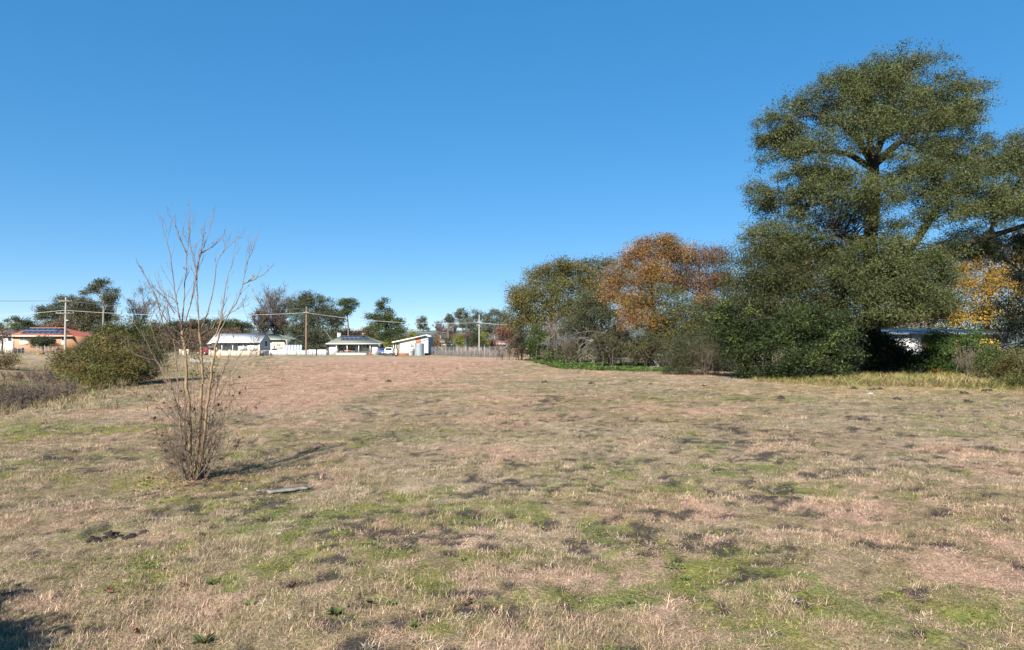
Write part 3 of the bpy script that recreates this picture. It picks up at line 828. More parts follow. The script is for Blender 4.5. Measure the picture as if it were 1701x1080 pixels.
# olive evergreen in front of the big tree's left side
leafy_tree('evergreen_tree', 'dense olive green leafy tree left of the tallest tree, above the glossy dark shrub', (X(1275, 37.5), 37.5),
           px_clumps([(1265, 440, 55, 40), (1320, 440, 45, 45, 0.5), (1240, 495, 45, 45, 0), (1290, 490, 50, 45, -1), (1345, 490, 50, 45, 0), (1395, 520, 45, 45, 0.5), (1230, 550, 40, 45, 0), (1400, 460, 40, 40, 1), (1290, 550, 50, 40, 1)], 37.0),
           100000, 0.10, [(tuple(.8 * a for a in c_), w_) for c_, w_ in KUR2], 0.16, 'bark_dark', sigma=0.24, n_sub=10, bottom=0.8)
leafy_tree('privet_shrub', 'big glossy dark green shrub reaching the ground beside the dry grass', (X(1310, 35), 35),
           px_clumps([(1335, 535, 44, 30, -0.8), (1392, 548, 32, 30, -0.3), (1365, 575, 34, 24, -1.0), (1285, 570, 30, 30, -0.5), (1330, 600, 34, 24, -1.2), (1405, 590, 24, 24, -0.4), (1380, 614, 28, 18, -0.9), (1228, 575, 22, 34, 0.3), (1205, 530, 22, 32, 0.8), (1290, 616, 20, 16, -0.6), (1245, 612, 18, 20, 0.4), (1260, 540, 28, 28, 0.2)], 35.0),
           60000, 0.12, PRIVET, 0.12, 'bark_dark', sigma=0.22, n_sub=8, material='leaf_gloss', cat='shrub', bottom=0.9, aspect=0.42)
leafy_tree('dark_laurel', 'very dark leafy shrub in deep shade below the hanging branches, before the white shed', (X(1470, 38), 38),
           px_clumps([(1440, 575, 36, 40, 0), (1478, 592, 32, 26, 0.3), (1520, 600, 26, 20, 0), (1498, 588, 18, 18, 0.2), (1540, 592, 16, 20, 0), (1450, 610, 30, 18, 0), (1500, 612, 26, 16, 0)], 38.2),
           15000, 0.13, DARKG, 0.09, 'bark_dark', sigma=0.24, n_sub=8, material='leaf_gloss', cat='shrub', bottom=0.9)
leafy_tree('clipped_hedge', 'bright green rounded hedge in front of the yellow shed', (X(1590, 37), 37),
           px_clumps([(1555, 575, 26, 24, 0.2), (1590, 570, 28, 22, 0), (1620, 572, 24, 22, 0), (1568, 598, 26, 18, 0), (1605, 600, 30, 16, 0.3), (1635, 598, 22, 18, 0), (1590, 612, 40, 10, 0), (1640, 585, 18, 14, 0.4)], 37.0),
           21000, 0.10, HEDGE, 0.07, 'bark_grey', sigma=0.2, n_sub=10, cat='hedge', bottom=0.8)
bare_shrub('bare_bush', 'leafless mauve brown bush with leaning bare trunks under the hedge', X(1607, 36), 36, 1.0, 1.7, 'bark_mauve', 16, (7, 6), 0.035, 0.007)
leafy_tree('dark_cypress', 'nearly black dense conifer at the far right edge of the picture', (X(1735, 36), 36),
           px_clumps([(1700, 520, 30, 45, 0), (1725, 470, 40, 55, 0), (1690, 565, 34, 34, 0), (1740, 550, 50, 50, 0)], 36.0),
           16000, 0.12, [((0.012, 0.018, 0.012), 3), ((0.018, 0.026, 0.014), 1)], 0.15, 'bark_dark', sigma=0.22, n_sub=5, bottom=0.9)
leafy_tree('berry_shrub', 'olive and rust tinted low shrub at the right edge beside the tall grass', (X(1690, 27), 27),
           px_clumps([(1672, 612, 24, 24, 0.5), (1700, 610, 30, 28, 0), (1690, 640, 22, 18, -1), (1720, 630, 34, 28, -0.5)], 27.5),
           16000, 0.07, [((0.12, 0.12, 0.035), 3), ((0.09, 0.10, 0.03), 2), ((0.17, 0.10, 0.04), 1.2), ((0.06, 0.08, 0.025), 2)], 0.05, 'bark_twig', sigma=0.16, n_sub=14, sub_r=0.012, cat='shrub', bottom=0.9)
leafy_tree('green_shrub', 'green leafy shrub between the hedge and the right edge', (X(1655, 32), 32),
           px_clumps([(1645, 600, 22, 18, 0), (1660, 590, 20, 18, 0.5), (1650, 618, 22, 12, -0.5)], 32.0),
           7000, 0.09, [((0.07, 0.10, 0.028), 3), ((0.10, 0.12, 0.03), 2), ((0.13, 0.10, 0.05), 1)], 0.05, 'bark_twig', sigma=0.16, n_sub=12, sub_r=0.012, cat='shrub', bottom=0.9)
leafy_tree('yellow_maple', 'golden yellow autumn tree behind the sheds at right', (X(1640, 58), 58),
           px_clumps([(1610, 430, 35, 28, 2), (1655, 445, 40, 35, 0), (1690, 460, 40, 40, 0), (1620, 480, 40, 36, 0), (1660, 500, 45, 34, -1), (1595, 520, 36, 26, 0), (1640, 525, 40, 24, -1), (1700, 420, 40, 36, 1), (1580, 460, 26, 30, 1), (1740, 480, 50, 50, 0)], 58.0),
           30000, 0.17, YELLOW, 0.22, 'bark_dark', sigma=0.36, n_sub=10, bottom=0.8)
leafy_tree('brown_maple', 'dull orange brown tree low behind the white shed roof', (X(1545, 62), 62),
           px_clumps([(1540, 500, 40, 34, 0), (1500, 520, 40, 30, 0), (1560, 530, 40, 22, 0), (1460, 540, 40, 26, 0)], 62.0),
           9000, 0.2, RUSTY, 0.15, 'bark_dark', sigma=0.38, n_sub=6)
# far trees closing the view behind the thicket
leafy_tree('background_oak', 'dark green tree mass behind the shrubs, right of the orange tree', (X(1230, 62), 62),
           px_clumps([(1225, 470, 45, 50), (1250, 540, 60, 45), (1200, 540, 45, 45), (1310, 520, 60, 50), (1390, 540, 60, 50)], 60.0),
           14000, 0.22, KUR2, 0.2, 'bark_dark', sigma=0.4, n_sub=5)

leafy_tree('background_hedgerow', 'dark trees closing the view behind the yellow tree and the sheds', (X(1640, 84), 84),
           px_clumps([(1480, 545, 40, 26), (1540, 540, 40, 28), (1600, 545, 40, 26), (1660, 540, 40, 30), (1720, 535, 40, 34), (1780, 530, 50, 40)], 84.0),
           20000, 0.24, KUR2, 0.2, 'bark_dark', sigma=0.45, n_sub=5)
# autumn tree
def autumn():
    d = 60.0
    base = (X(1085, d), d)
    leafy_tree('autumn_elm', 'orange and rust coloured autumn tree with bare twigs, in the middle of the thicket', base,
               px_clumps([(1062, 430, 36, 26), (1100, 412, 36, 22), (1130, 425, 30, 24, 1), (1030, 460, 30, 24, -1), (1075, 465, 40, 26, -2), (1030, 495, 28, 22, -1), (1060, 505, 36, 22, -2.5), (1048, 530, 30, 18, -3), (1085, 535, 26, 14, -3),
                          (1175, 505, 20, 22, -2), (1106, 397, 14, 10, 0), (1072, 404, 14, 10, 0), (1040, 432, 12, 10, 0), (1012, 478, 12, 14, -1), (1090, 450, 30, 20, -2)], d), 60000, 0.13, ORANGE, 0.22, 'bark_grey', top=at(1090, 430, d), sigma=0.34, n_sub=22, sub_r=0.03, per=16, shell=0.3, cj=0.2, bottom=0.7)
    leafy_tree('rust_elm', 'duller rust brown autumn tree on the right of the orange one', (X(1160, d + 2), d + 2),
               px_clumps([(1160, 435, 34, 26), (1190, 430, 22, 26), (1145, 470, 36, 30, -1), (1180, 475, 26, 28, -1), (1120, 470, 30, 28, 0), (1200, 470, 20, 34, 1)], d + 2),
               26000, 0.13, RUSTY, 0.18, 'bark_grey', sigma=0.36, n_sub=26, sub_r=0.03, per=14, shell=0.3, cj=0.2)
    leafy_tree('green_elm', 'yellow green lower tree under the orange autumn crown', (X(1110, 57), 57),
               px_clumps([(1100, 505, 40, 30, 0), (1140, 520, 40, 34, 0), (1110, 550, 45, 30, 0), (1170, 555, 40, 34, 0), (1090, 580, 30, 24, 0), (1150, 590, 40, 24, 1), (1185, 590, 20, 26, 0)], 57),
               40000, 0.13, INNER, 0.14, 'bark_grey', sigma=0.32, n_sub=16, sub_r=0.03, per=18, bottom=0.8)
autumn()

# left part of the thicket
leafy_tree('olive_oak', 'olive green and brown rounded tree at the left end of the thicket', (X(915, 78), 78),
           px_clumps([(868, 492, 24, 24), (900, 462, 30, 22), (925, 448, 24, 15), (955, 455, 32, 20, 1), (885, 500, 34, 26, -2), (930, 490, 36, 26, -2), (975, 480, 28, 24, 0), (860, 525, 20, 22, 0), (895, 535, 34, 24, -2), (945, 525, 36, 24, -2), (985, 500, 20, 26, 1)], 78.0),
           62000, 0.18, OLIVEA, 0.28, 'bark_dark', sigma=0.42, n_sub=10, bottom=0.8)
leafy_tree('grey_gum', 'pale grey green treetop showing behind, left of the orange tree', (X(1000, 98), 98),
           px_clumps([(990, 440, 24, 14), (1010, 452, 26, 22), (985, 465, 26, 20)], 98.0),
           7000, 0.24, [((0.13, 0.145, 0.085), 3), ((0.10, 0.115, 0.065), 2)], 0.25, 'bark_grey', sigma=0.5, n_sub=8)
leafy_tree('grey_green_scrub', 'grey green leafy scrub between the olive tree and the orange tree', (X(985, 66), 66),
           px_clumps([(985, 510, 28, 28), (1010, 535, 28, 28), (960, 545, 26, 24), (985, 565, 30, 24), (1020, 575, 26, 24)], 66.0),
           34000, 0.15, GREYG, 0.12, 'bark_grey', sigma=0.34, n_sub=14, bottom=0.8)
leafy_tree('ivy_shrub', 'small bright green shrub low among the grey bare bushes', (X(890, 72), 72),
           px_clumps([(890, 560, 15, 22), (888, 585, 14, 14), (918, 590, 13, 11, -4)], 72.0),
           4500, 0.16, [((0.08, 0.12, 0.03), 3), ((0.05, 0.08, 0.02), 2)], 0.06, 'bark_grey', sigma=0.3, n_sub=6, cat='shrub', bottom=1.0)
for (px, py_top, half, d, bark, lab, lv) in [
    (858, 555, 24, 82, 'bark_twig', 'tan brown twiggy bush at the left tip of the thicket', (2600, 0.14, [((0.16, 0.13, 0.07), 2), ((0.12, 0.11, 0.05), 1)])),
    (922, 518, 30, 73, 'bark_mauve', 'tall mauve grey leafless bush below the olive tree', None),
    (955, 550, 26, 66, 'bark_mauve', 'lower mauve grey leafless bush right of the tall one', (2600, 0.12, [((0.10, 0.095, 0.045), 2), ((0.14, 0.10, 0.06), 1)])),
    (1035, 535, 32, 58, 'bark_dark', 'dark leafless bush under the left of the orange crown', (4200, 0.13, [((0.075, 0.085, 0.03), 2), ((0.10, 0.09, 0.04), 1)])),
    (1072, 545, 30, 55, 'bark_dark', 'dark leafless bush under the middle of the orange crown', (4200, 0.13, [((0.10, 0.105, 0.035), 2), ((0.12, 0.10, 0.04), 1)])),
    (1010, 545, 26, 57, 'bark_twig', 'dark twiggy thorn bush right of the pale dead branches', (3600, 0.13, [((0.075, 0.085, 0.035), 1)]))]:
    h = Z(py_top, d) - gz(X(px, d), d)
    bare_shrub('bare_bush', lab, X(px, d), d, half / F * d, h, bark, 15, (8, 6), 0.04, 0.010, leaves=lv, dep=2.0)
# pale dead fallen branches
def dead_branches(name, label, pts, d, n, seedlen):
    b0 = at(*pts[0], d); base = np.array([b0[0], d, gz(b0[0], d)])
    root = thing(name, label, 'dead branch', base)
    mb = MB()
    e = [at(a, b, d + rng.normal() * 0.5) for a, b in pts[1:]]
    P0 = np.stack([curve(b0 + rng.normal(size=3) * .35, q, 7, 0.09, 0.04) for q in e]); R0 = np.linspace(0.03, 0.01, 7)[None, :].repeat(len(e), 0)
    mb.tubes(P0, R0, 6); mb.build('limbs', 'bark_pale', root, True)
    t = MB()
    for P, R in branching(P0, R0, 2, (n, 4), [seedlen, 0.5], [0.7, 0.8], up=-0.12, rmin=0.008, wiggle=0.09): t.tubes(P, R, 4)
    t.build('twigs', 'bark_pale', root, True)
dead_branches('dead_branches', 'pale bleached dead branches drooping out of the thicket', [(1003, 556), (962, 553), (963, 575), (970, 590), (985, 595), (957, 563)], 58.5, 7, 0.45)
dead_branches('dead_branches', 'smaller pale dead branches hanging above the bright green shrub', [(928, 545), (912, 560), (905, 575), (935, 565), (915, 550)], 68.5, 6, 0.5)
dead_branches('dead_branches', 'pale dead stick leaning at the left foot of the dark round shrub', [(1108, 600), (1085, 598), (1082, 612), (1095, 590)], 45.0, 4, 0.4)
leafy_tree('round_shrub', 'dark green brown rounded shrub standing out in front of the thicket', (X(1145, 40.5), 40.5),
           px_clumps([(1130, 590, 34, 26), (1160, 588, 32, 28), (1120, 610, 26, 14), (1150, 612, 34, 14, -0.5), (1180, 606, 18, 18), (1145, 570, 26, 18, 0.3)], 40.5),
           21000, 0.07, [((0.075, 0.085, 0.035), 3), ((0.055, 0.065, 0.03), 3), ((0.12, 0.095, 0.06), 1.3)], 0.06, 'bark_twig', sigma=0.2, n_sub=24, sub_r=0.014, cat='shrub', bottom=1.0)
bare_shrub('bare_bush', 'brown leafless twigs rising over the round dark shrub', X(1172, 40), 40, 0.8, 1.9, 'bark_mauve', 12, (7, 6), 0.02, 0.007)
bare_shrub('bare_sapling', 'tiny leafless mauve bush before the end of the wire fence', X(829, 84), 84, 0.9, 2.0, 'bark_mauve', 10, (6, 5), 0.03, 0.014)
leafy_tree('hanging_scrub', 'dark shrub mass between the round shrub and the glossy shrub', (X(1200, 46), 46),
           px_clumps([(1195, 560, 34, 40), (1200, 600, 30, 26), (1185, 520, 30, 36), (1225, 585, 30, 36)], 46.0),
           13000, 0.12, [((0.05, 0.065, 0.028), 3), ((0.09, 0.06, 0.05), 1), ((0.07, 0.10, 0.03), 1)], 0.1, 'bark_dark', sigma=0.28, n_sub=8, cat='shrub', bottom=1.0)

# ------------------------------------------------------------------ left: bushes and brambles
CON = [((0.20, 0.175, 0.05), 3), ((0.14, 0.145, 0.045), 3), ((0.24, 0.15, 0.06), 2), ((0.09, 0.105, 0.04), 2)]
leafy_tree('golden_juniper', 'large spreading olive gold evergreen bush standing left of the sapling', (X(195, 29.5), 29.5),
           px_clumps([(190, 590, 30, 24, -0.6), (165, 585, 26, 22, -0.2), (160, 606, 30, 20, -0.8), (130, 600, 24, 16, -0.3), (125, 618, 24, 14, -0.4), (150, 627, 32, 14, -0.8), (195, 618, 32, 20, -0.9), (110, 592, 16, 11, 0), (104, 606, 12, 10, 0), (215, 600, 24, 24, -0.4), (185, 568, 22, 16, 0.2)], 29.5),
           42000, 0.10, CON, 0.09, 'bark_dark', sigma=0.17, n_sub=16, sub_r=0.012, cat='shrub', bottom=1.0, aspect=0.26, shell=0.6, per=30, outw=1.6, spray=0.34)
leafy_tree('dark_juniper', 'dark green evergreen bush rising behind the olive gold one, touching the sapling twigs', (X(222, 31), 31),
           px_clumps([(212, 552, 30, 18), (238, 560, 20, 24), (195, 565, 24, 18), (245, 590, 18, 26), (225, 585, 30, 26), (230, 615, 26, 18), (180, 552, 18, 12)], 31.0),
           36000, 0.10, [((0.10, 0.115, 0.035), 3), ((0.07, 0.085, 0.032), 3), ((0.16, 0.15, 0.045), 1.5)], 0.08, 'bark_dark', sigma=0.17, n_sub=14, sub_r=0.012, cat='shrub', bottom=1.0, aspect=0.26, shell=0.6, per=30, outw=1.6, spray=0.34)
BR = 'bramble thickets along the gully'
k = 0
for (px, d, w, h, lab, mt_) in [
    (15, 21.0, 1.0, 1.25, 'dark tangled leafless bramble at the left edge of the picture', 'bark_twig'), (48, 23.0, 1.1, 1.0, 'mauve brown leafless bramble right of the darkest one', 'bark_mauve'),
    (75, 24.5, 1.0, 0.95, 'mauve brown bramble in the middle of the near row in the gully', 'bark_mauve'), (100, 27.0, 1.0, 0.95, 'greyish bramble nearest the golden bush', 'bark_mauve'),
    (0, 24.0, 1.2, 0.95, 'grey bramble cut by the left edge, behind the dark one', 'bark_mauve'), (35, 43.0, 1.8, 0.9, 'far mauve bramble on the left of the grassy bank', 'bark_mauve'),
    (72, 45.0, 1.7, 1.5, 'far tall mauve bramble in the middle of the bank', 'bark_mauve'), (90, 43.0, 1.2, 1.1, 'far dark bramble touching the golden bush', 'bark_twig'),
    (5, 20.2, 0.8, 0.7, 'low pale bramble at the bottom left of the gully', 'bark_mauve'), (62, 22.4, 0.7, 0.6, 'low bramble clump with dry stalks at the field edge', 'bark_twig')]:
    bare_shrub('bramble', lab, X(px, d), d, w * (1.0 if d < 30 else 1.15), h * 0.6 + 0.1, mt_, 22, (6, 5), 0.010, 0.0045 + d * 0.00008, cat='bramble', group=BR, wiggle=0.16,
               leaves=(500, 0.045, [((0.16, 0.11, 0.08), 3), ((0.12, 0.085, 0.06), 2), ((0.2, 0.15, 0.09), 1)]))
leafy_tree('brown_scrub', 'rusty brown and green scrub at the left edge below the house', (X(2, 52), 52),
           px_clumps([(4, 592, 18, 12), (0, 608, 16, 14), (-20, 600, 26, 18)], 52.0),
           4500, 0.1, [((0.17, 0.11, 0.045), 3), ((0.10, 0.10, 0.035), 2)], 0.05, 'bark_twig', sigma=0.22, n_sub=10, sub_r=0.02, cat='shrub', bottom=1.0)
# shrub beside the photographer whose shadow reaches the lower left corner
leafy_tree('wattle_shrub', 'leafy shrub left of the viewer that casts the shadow in the lower left corner', (-4.8, 0.8),
           [(-3.95, 1.3, 1.8, 0.34, 0.36, 0.14), (-4.5, 1.6, 1.95, 0.26, 0.3, 0.12), (-4.5, 0.75, 2.0, 0.4, 0.4, 0.18), (-4.95, 1.6, 2.1, 0.3, 0.35, 0.15), (-4.9, 0.7, 1.5, 0.5, 0.5, 0.4)],
           34000, 0.06, KUR, 0.04, 'bark_twig', sigma=0.12, n_sub=10, sub_r=0.01, cat='shrub')

# ------------------------------------------------------------------ the sapling
def sapling():
    d = 8.55
    b = at(320, 792, d); base = np.array([b[0], d, gz(b[0], d)])
    root = thing('bare_sapling', 'leafless young tree with several tan stems standing alone in the near field', 'tree', base)
    def stem(pts, r0, r1, m='bark_tan', name='stem', S=8, jit=0.012):
        n = len(pts)
        P = np.array([at(p[0], p[1], d + (p[2] if len(p) > 2 else 0)) for p in pts])
        t = np.linspace(0, n - 1, (n - 1) * 5 + 1); i = np.minimum(t.astype(int), n - 2); f = (t - i)[:, None]
        Q = P[i] * (1 - f) + P[i + 1] * f
        for _ in range(3): Q[1:-1] = (Q[:-2] + 2 * Q[1:-1] + Q[2:]) / 4
        Q[1:-1] += rng.normal(size=(len(Q) - 2, 3)) * jit * 0.5
        R = np.linspace(r0, r1, len(Q))
        mb = MB().tubes(Q, R, S); mb.build(name, m, root, True)
        return Q, R
    main = []
    main.append(stem([(318, 800), (316, 720, 0), (311, 640, -.05), (308, 590, -.05), (303, 550, -.05)], 0.024, 0.016))
    main.append(stem([(322, 800), (330, 730, .05), (335, 650, .1), (336, 600, .1), (331, 552, .1)], 0.023, 0.016))
    main.append(stem([(325, 800), (338, 740, -.05), (343, 680, -.05), (352, 610, -.1), (364, 552, -.1)], 0.021, 0.013))
    main.append(stem([(327, 800), (342, 735, .1), (345, 700, .1), (362, 640, .15), (380, 590, .2)], 0.012, 0.007, 'twig_tan'))
    main.append(stem([(315, 800), (300, 735, -.1), (296, 660, -.1), (292, 600, -.15), (288, 560, -.15)], 0.010, 0.006, 'twig_tan'))
    up = []
    U = [[(303, 552, -.05), (297, 520, -.1), (291, 490, -.1), (287, 450, -.15), (280, 410, -.2), (271, 385, -.2), (270, 362, -.2)],
         [(303, 552, -.05), (305, 500), (309, 450, .05), (310, 420, .05), (314, 395, .1), (316, 350, .1)],
         [(304, 550, -.05), (318, 500, .1), (325, 460, .1), (326, 450, .1), (315, 405, .15), (313, 375, .15), (315, 360, .15)],
         [(331, 553, .1), (328, 500, .1), (326, 455, .12), (334, 420, .12), (345, 395, .15), (354, 360, .15)],
         [(326, 455, .12), (330, 430, .1), (337, 400, .1), (341, 365, .1)],
         [(331, 553, .1), (345, 520, .2), (355, 480, .25), (359, 440, .25), (368, 420, .3), (385, 405, .3), (400, 390, .3)],
         [(364, 552, -.1), (378, 525, -.1), (395, 500, -.15), (404, 470, -.15), (407, 445, -.15), (420, 415, -.2), (433, 375, -.2)],
         [(404, 472, -.15), (420, 465, -.2), (440, 455, -.2), (455, 440, -.25)],
         [(358, 560, -.1), (368, 530, 0), (372, 500, 0), (375, 470, 0), (385, 440, .05), (392, 400, .05)],
         [(300, 556, -.1), (282, 540, -.2), (268, 520, -.25), (256, 490, -.3), (245, 465, -.35), (236, 447, -.35)],
         [(290, 520, -.15), (275, 495, -.2), (262, 485, -.25), (250, 470, -.3)],
         [(295, 505, -.1), (288, 495, .1), (275, 490, .2), (263, 478, .25), (256, 450, .3)],
         [(331, 560, .1), (350, 548, .3), (375, 525, .4), (400, 510, .45), (410, 490, .5)],
         [(288, 562, -.15), (272, 545, -.3), (262, 500, -.35), (248, 470, -.4), (230, 440, -.4)],
         [(310, 420, .05), (300, 400, 0), (292, 375, -.05), (283, 360, -.05)], [(334, 420, .12), (350, 412, .2), (365, 400, .25), (372, 390, .25)]]
    for pts in U:
        up.append(stem(pts, 0.0085, 0.0018, 'twig_tan', 'branch', 5, 0.006))
    # fine twigs on the upper branches
    t = MB()
    for Q, R in up:
        for P, r in branching(Q[None], R[None], 2, (8, 3), [0.20, 0.45], [0.5, 0.6], up=0.35, rmin=0.0014, tmin=0.1): t.tubes(P, r, 3)
    # long pale canes leaning left and right
    canes = []
    for pts in [[(300, 700), (280, 640, .1), (260, 600, .2), (240, 560, .3), (215, 530, .35)], [(300, 690), (285, 640, -.2), (270, 590, -.3), (255, 560, -.4), (240, 520, -.5)], [(305, 700), (290, 650, .3), (265, 600, .4), (225, 590, .5), (205, 575, .5)],
                [(335, 720), (365, 690, .1), (390, 660, .2), (420, 640, .3), (455, 622, .4)], [(338, 710), (365, 650, -.2), (395, 610, -.3), (420, 590, -.4)], [(340, 700), (372, 640, .2), (392, 600, .3), (410, 575, .3), (425, 545, .3)],
                [(335, 730), (370, 705, -.2), (400, 690, -.3), (430, 650, -.4)], [(312, 740), (285, 700, -.1), (262, 670, -.2), (235, 655, -.2), (205, 650, -.3)], [(312, 740), (295, 690, .2), (280, 650, .3), (268, 610, .3)],
                [(330, 720), (350, 660, .3), (358, 620, .3), (365, 580, .3)], [(318, 730), (310, 680, -.3), (300, 620, -.4), (300, 580, -.4)], [(325, 720), (322, 660, .3), (318, 610, .3), (316, 575, .3)],
                [(315, 770), (290, 760, -.1), (265, 745, -.2), (255, 700, -.2)], [(335, 770), (362, 755, .1), (385, 760, .2), (400, 730, .2)]]:
        canes.append(stem(pts, 0.0055, 0.0015, 'twig_tan', 'cane', 5, 0.01))
    dk = MB(); tips = []
    for Q, R in canes + main:
        lv = branching(Q[None], R[None] * 0.5, 3, (7, 4, 2), [0.27, 0.45, 0.5], [0.85, 0.9, 0.9], up=0.2, rmin=0.0015, tmin=0.12, wiggle=0.12)
        for k_, (P, r) in enumerate(lv):
            (t if k_ == 0 else dk).tubes(P, np.minimum(r, 0.003), 3)
            tips.append(P.reshape(-1, 3))
    # dense basal shoots
    n = 60
    a = rng.random(n) * 6.28; rr = rng.random(n)
    s0 = base + np.stack([np.cos(a) * 0.14 * rr, np.sin(a) * 0.14 * rr, 0 * a - 0.03], 1)
    e0 = base + np.stack([np.cos(a) * 0.55 * rr, np.sin(a) * 0.55 * rr, 0.25 + 0.75 * rng.random(n)], 1)
    B = np.stack([curve(s0[i], e0[i], 6, 0.12) for i in range(n)])
    Rb = np.linspace(1, 0.3, 6)[None] * (0.003 + 0.004 * rng.random((n, 1)))
    t.tubes(B, Rb, 4)
    for P, r in branching(B, Rb, 2, (4, 2), [0.4, 0.5], [1.0, 1.0], up=0.0, rmin=0.0013, wiggle=0.2): dk.tubes(P, r, 3)
    t.build('twigs', 'twig_tan', root, True); dk.build('twigs', 'twig_dark', root, True)
    tips = np.vstack(tips + [B.reshape(-1, 3)])
    q = tips[rng.choice(len(tips), 280)]; q = q[(q[:, 2] < base[2] + 1.35)]
    q2 = np.array([at(306, 442, d), at(421, 496, d - .2), at(423, 487, d - .2), at(424, 460, d - .2), at(367, 592, d), at(353, 597, d), at(420, 608, d - .3), at(377, 688, d)])
    L = np.concatenate([0.03 + 0.03 * rng.random(len(q)), np.full(len(q2), 0.055)]); q = np.vstack([q, q2])
    C = pick([((0.16, 0.085, 0.045), 3), ((0.11, 0.06, 0.035), 3), ((0.24, 0.14, 0.07), 1)], len(q)); C[-len(q2):] = (0.36, 0.24, 0.07)
    lf = MB(); leaf_quads(lf, q, nrm(rng.normal(size=(len(q), 3)) + [0, 0, -0.5]), L, L * 0.6, C, 0.25)
    lf.build('leaves', 'dry_leaf', root)
    # litter around the foot
    n = 380
    a = rng.random(n) * 6.28; r = 0.85 * np.sqrt(rng.random(n)) * (0.5 + 0.5 * rng.random(n))
    x = base[0] + np.cos(a) * r * 1.1; y = base[1] + np.sin(a) * r - 0.05
    P = np.stack([x, y, G(x, y) + 0.01 + 0.035 * rng.random(n)], 1)
    D = nrm(rng.normal(size=(n, 3)) * [1, 1, 0.35]); L = 0.02 + 0.025 * rng.random(n)
    li = MB(); leaf_quads(li, P, D, L, L * 0.6, pick([((0.28, 0.15, 0.10), 3), ((0.20, 0.10, 0.06), 3), ((0.34, 0.22, 0.14), 2)], n), 0.2)
    stuff(li.build('leaf_litter', 'dry_leaf'), 'reddish brown fallen leaves around the foot of the sapling', 'leaf litter')
sapling()

# ------------------------------------------------------------------ background trees (behind the houses)
GUM = [((0.085, 0.10, 0.058), 3), ((0.065, 0.08, 0.045), 3), ((0.11, 0.12, 0.075), 1.5), ((0.11, 0.095, 0.06), 0.8)]
GUMB = [((0.11, 0.13, 0.095), 3), ((0.085, 0.105, 0.075), 3), ((0.135, 0.15, 0.115), 1)]
PINE = [((0.07, 0.09, 0.03), 3), ((0.045, 0.06, 0.025), 3), ((0.11, 0.12, 0.04), 1.3)]
BRN = [((0.15, 0.10, 0.07), 3), ((0.12, 0.09, 0.055), 3), ((0.18, 0.13, 0.07), 1)]
RED = [((0.19, 0.095, 0.06), 3), ((0.15, 0.08, 0.055), 3)]
YG = [((0.20, 0.20, 0.04), 3), ((0.13, 0.15, 0.035), 2)]
DKG = [((0.05, 0.065, 0.03), 3), ((0.07, 0.085, 0.04), 2)]

def bgt(name, label, px, d, L, pal, n=None, bark='bark_grey', r=0.22, leaf=None, sig=0.5, **kw):
    pal = [(tuple(1.3 * a for a in c), w) for c, w in pal]
    cl = px_clumps(L, d)
    area = sum(c[3] * c[5] for c in cl)
    leaf = leaf or 0.0017 * d
    n = n or int(area * 520 * (0.3 / leaf) ** 2)
    return leafy_tree(name, label, (X(px, d), d), cl, n, leaf, pal, r, bark, sigma=sig, n_sub=4, per=20, aspect=0.6, bottom=0.8, **kw)

bgt('gum_tree', 'broad dark gum behind the red tiled house, left of the tall one', 105, 185, [(82, 528, 20, 16), (100, 512, 18, 14), (115, 500, 16, 11), (120, 525, 22, 20), (90, 548, 24, 16), (70, 520, 9, 14), (135, 540, 22, 18)], GUM)
bgt('gum_tree', 'brownish gum mass beside the near power pole', 145, 178, [(140, 505, 18, 14), (150, 525, 24, 18), (130, 522, 14, 18), (165, 515, 20, 18), (180, 530, 16, 18), (150, 548, 26, 14)], [((0.10, 0.09, 0.05), 3), ((0.075, 0.08, 0.045), 3), ((0.12, 0.10, 0.06), 1)])
bgt('gum_tree', 'tall slender gum with pale trunk rising above the others at left', 174, 172, [(163, 475, 13, 9), (152, 482, 10, 8), (176, 490, 14, 12), (170, 470, 12, 7), (184, 500, 11, 13), (143, 485, 6, 6), (187, 482, 6, 6)], GUM, bark='bark_pale', r=0.3)
bare_tree('bare_tree', 'leafless mauve tree between the tall gum and the sapling', 228, 575, 483, 36, 180, 'bark_mauve', 9, (7, 6, 5), 0.22, 0.022)
bgt('round_tree', 'small round dark tree on the skyline at far left', 25, 230, [(22, 532, 10, 6), (32, 533, 7, 5)], GUM)
bgt('dark_tree', 'dark green spreading tree left of the red roof', 48, 190, [(45, 545, 16, 10), (58, 548, 12, 9), (36, 552, 12, 8), (46, 535, 9, 6)], DKG)
bgt('yellow_green_tree', 'yellow green tree at the far left behind the brown roof', 20, 200, [(18, 543, 12, 7), (8, 552, 10, 8), (30, 548, 8, 8)], [((0.13, 0.13, 0.04), 2), ((0.09, 0.10, 0.035), 2)])
bgt('far_trees_left', 'bluish far tree cut by the left picture edge', 0, 260, [(-6, 545, 14, 7), (6, 548, 8, 6)], GUMB)
bgt('brown_tree', 'brown tree behind the red roofed house, below the gums', 95, 165, [(85, 545, 14, 12), (105, 540, 14, 16), (118, 552, 14, 12)], BRN)
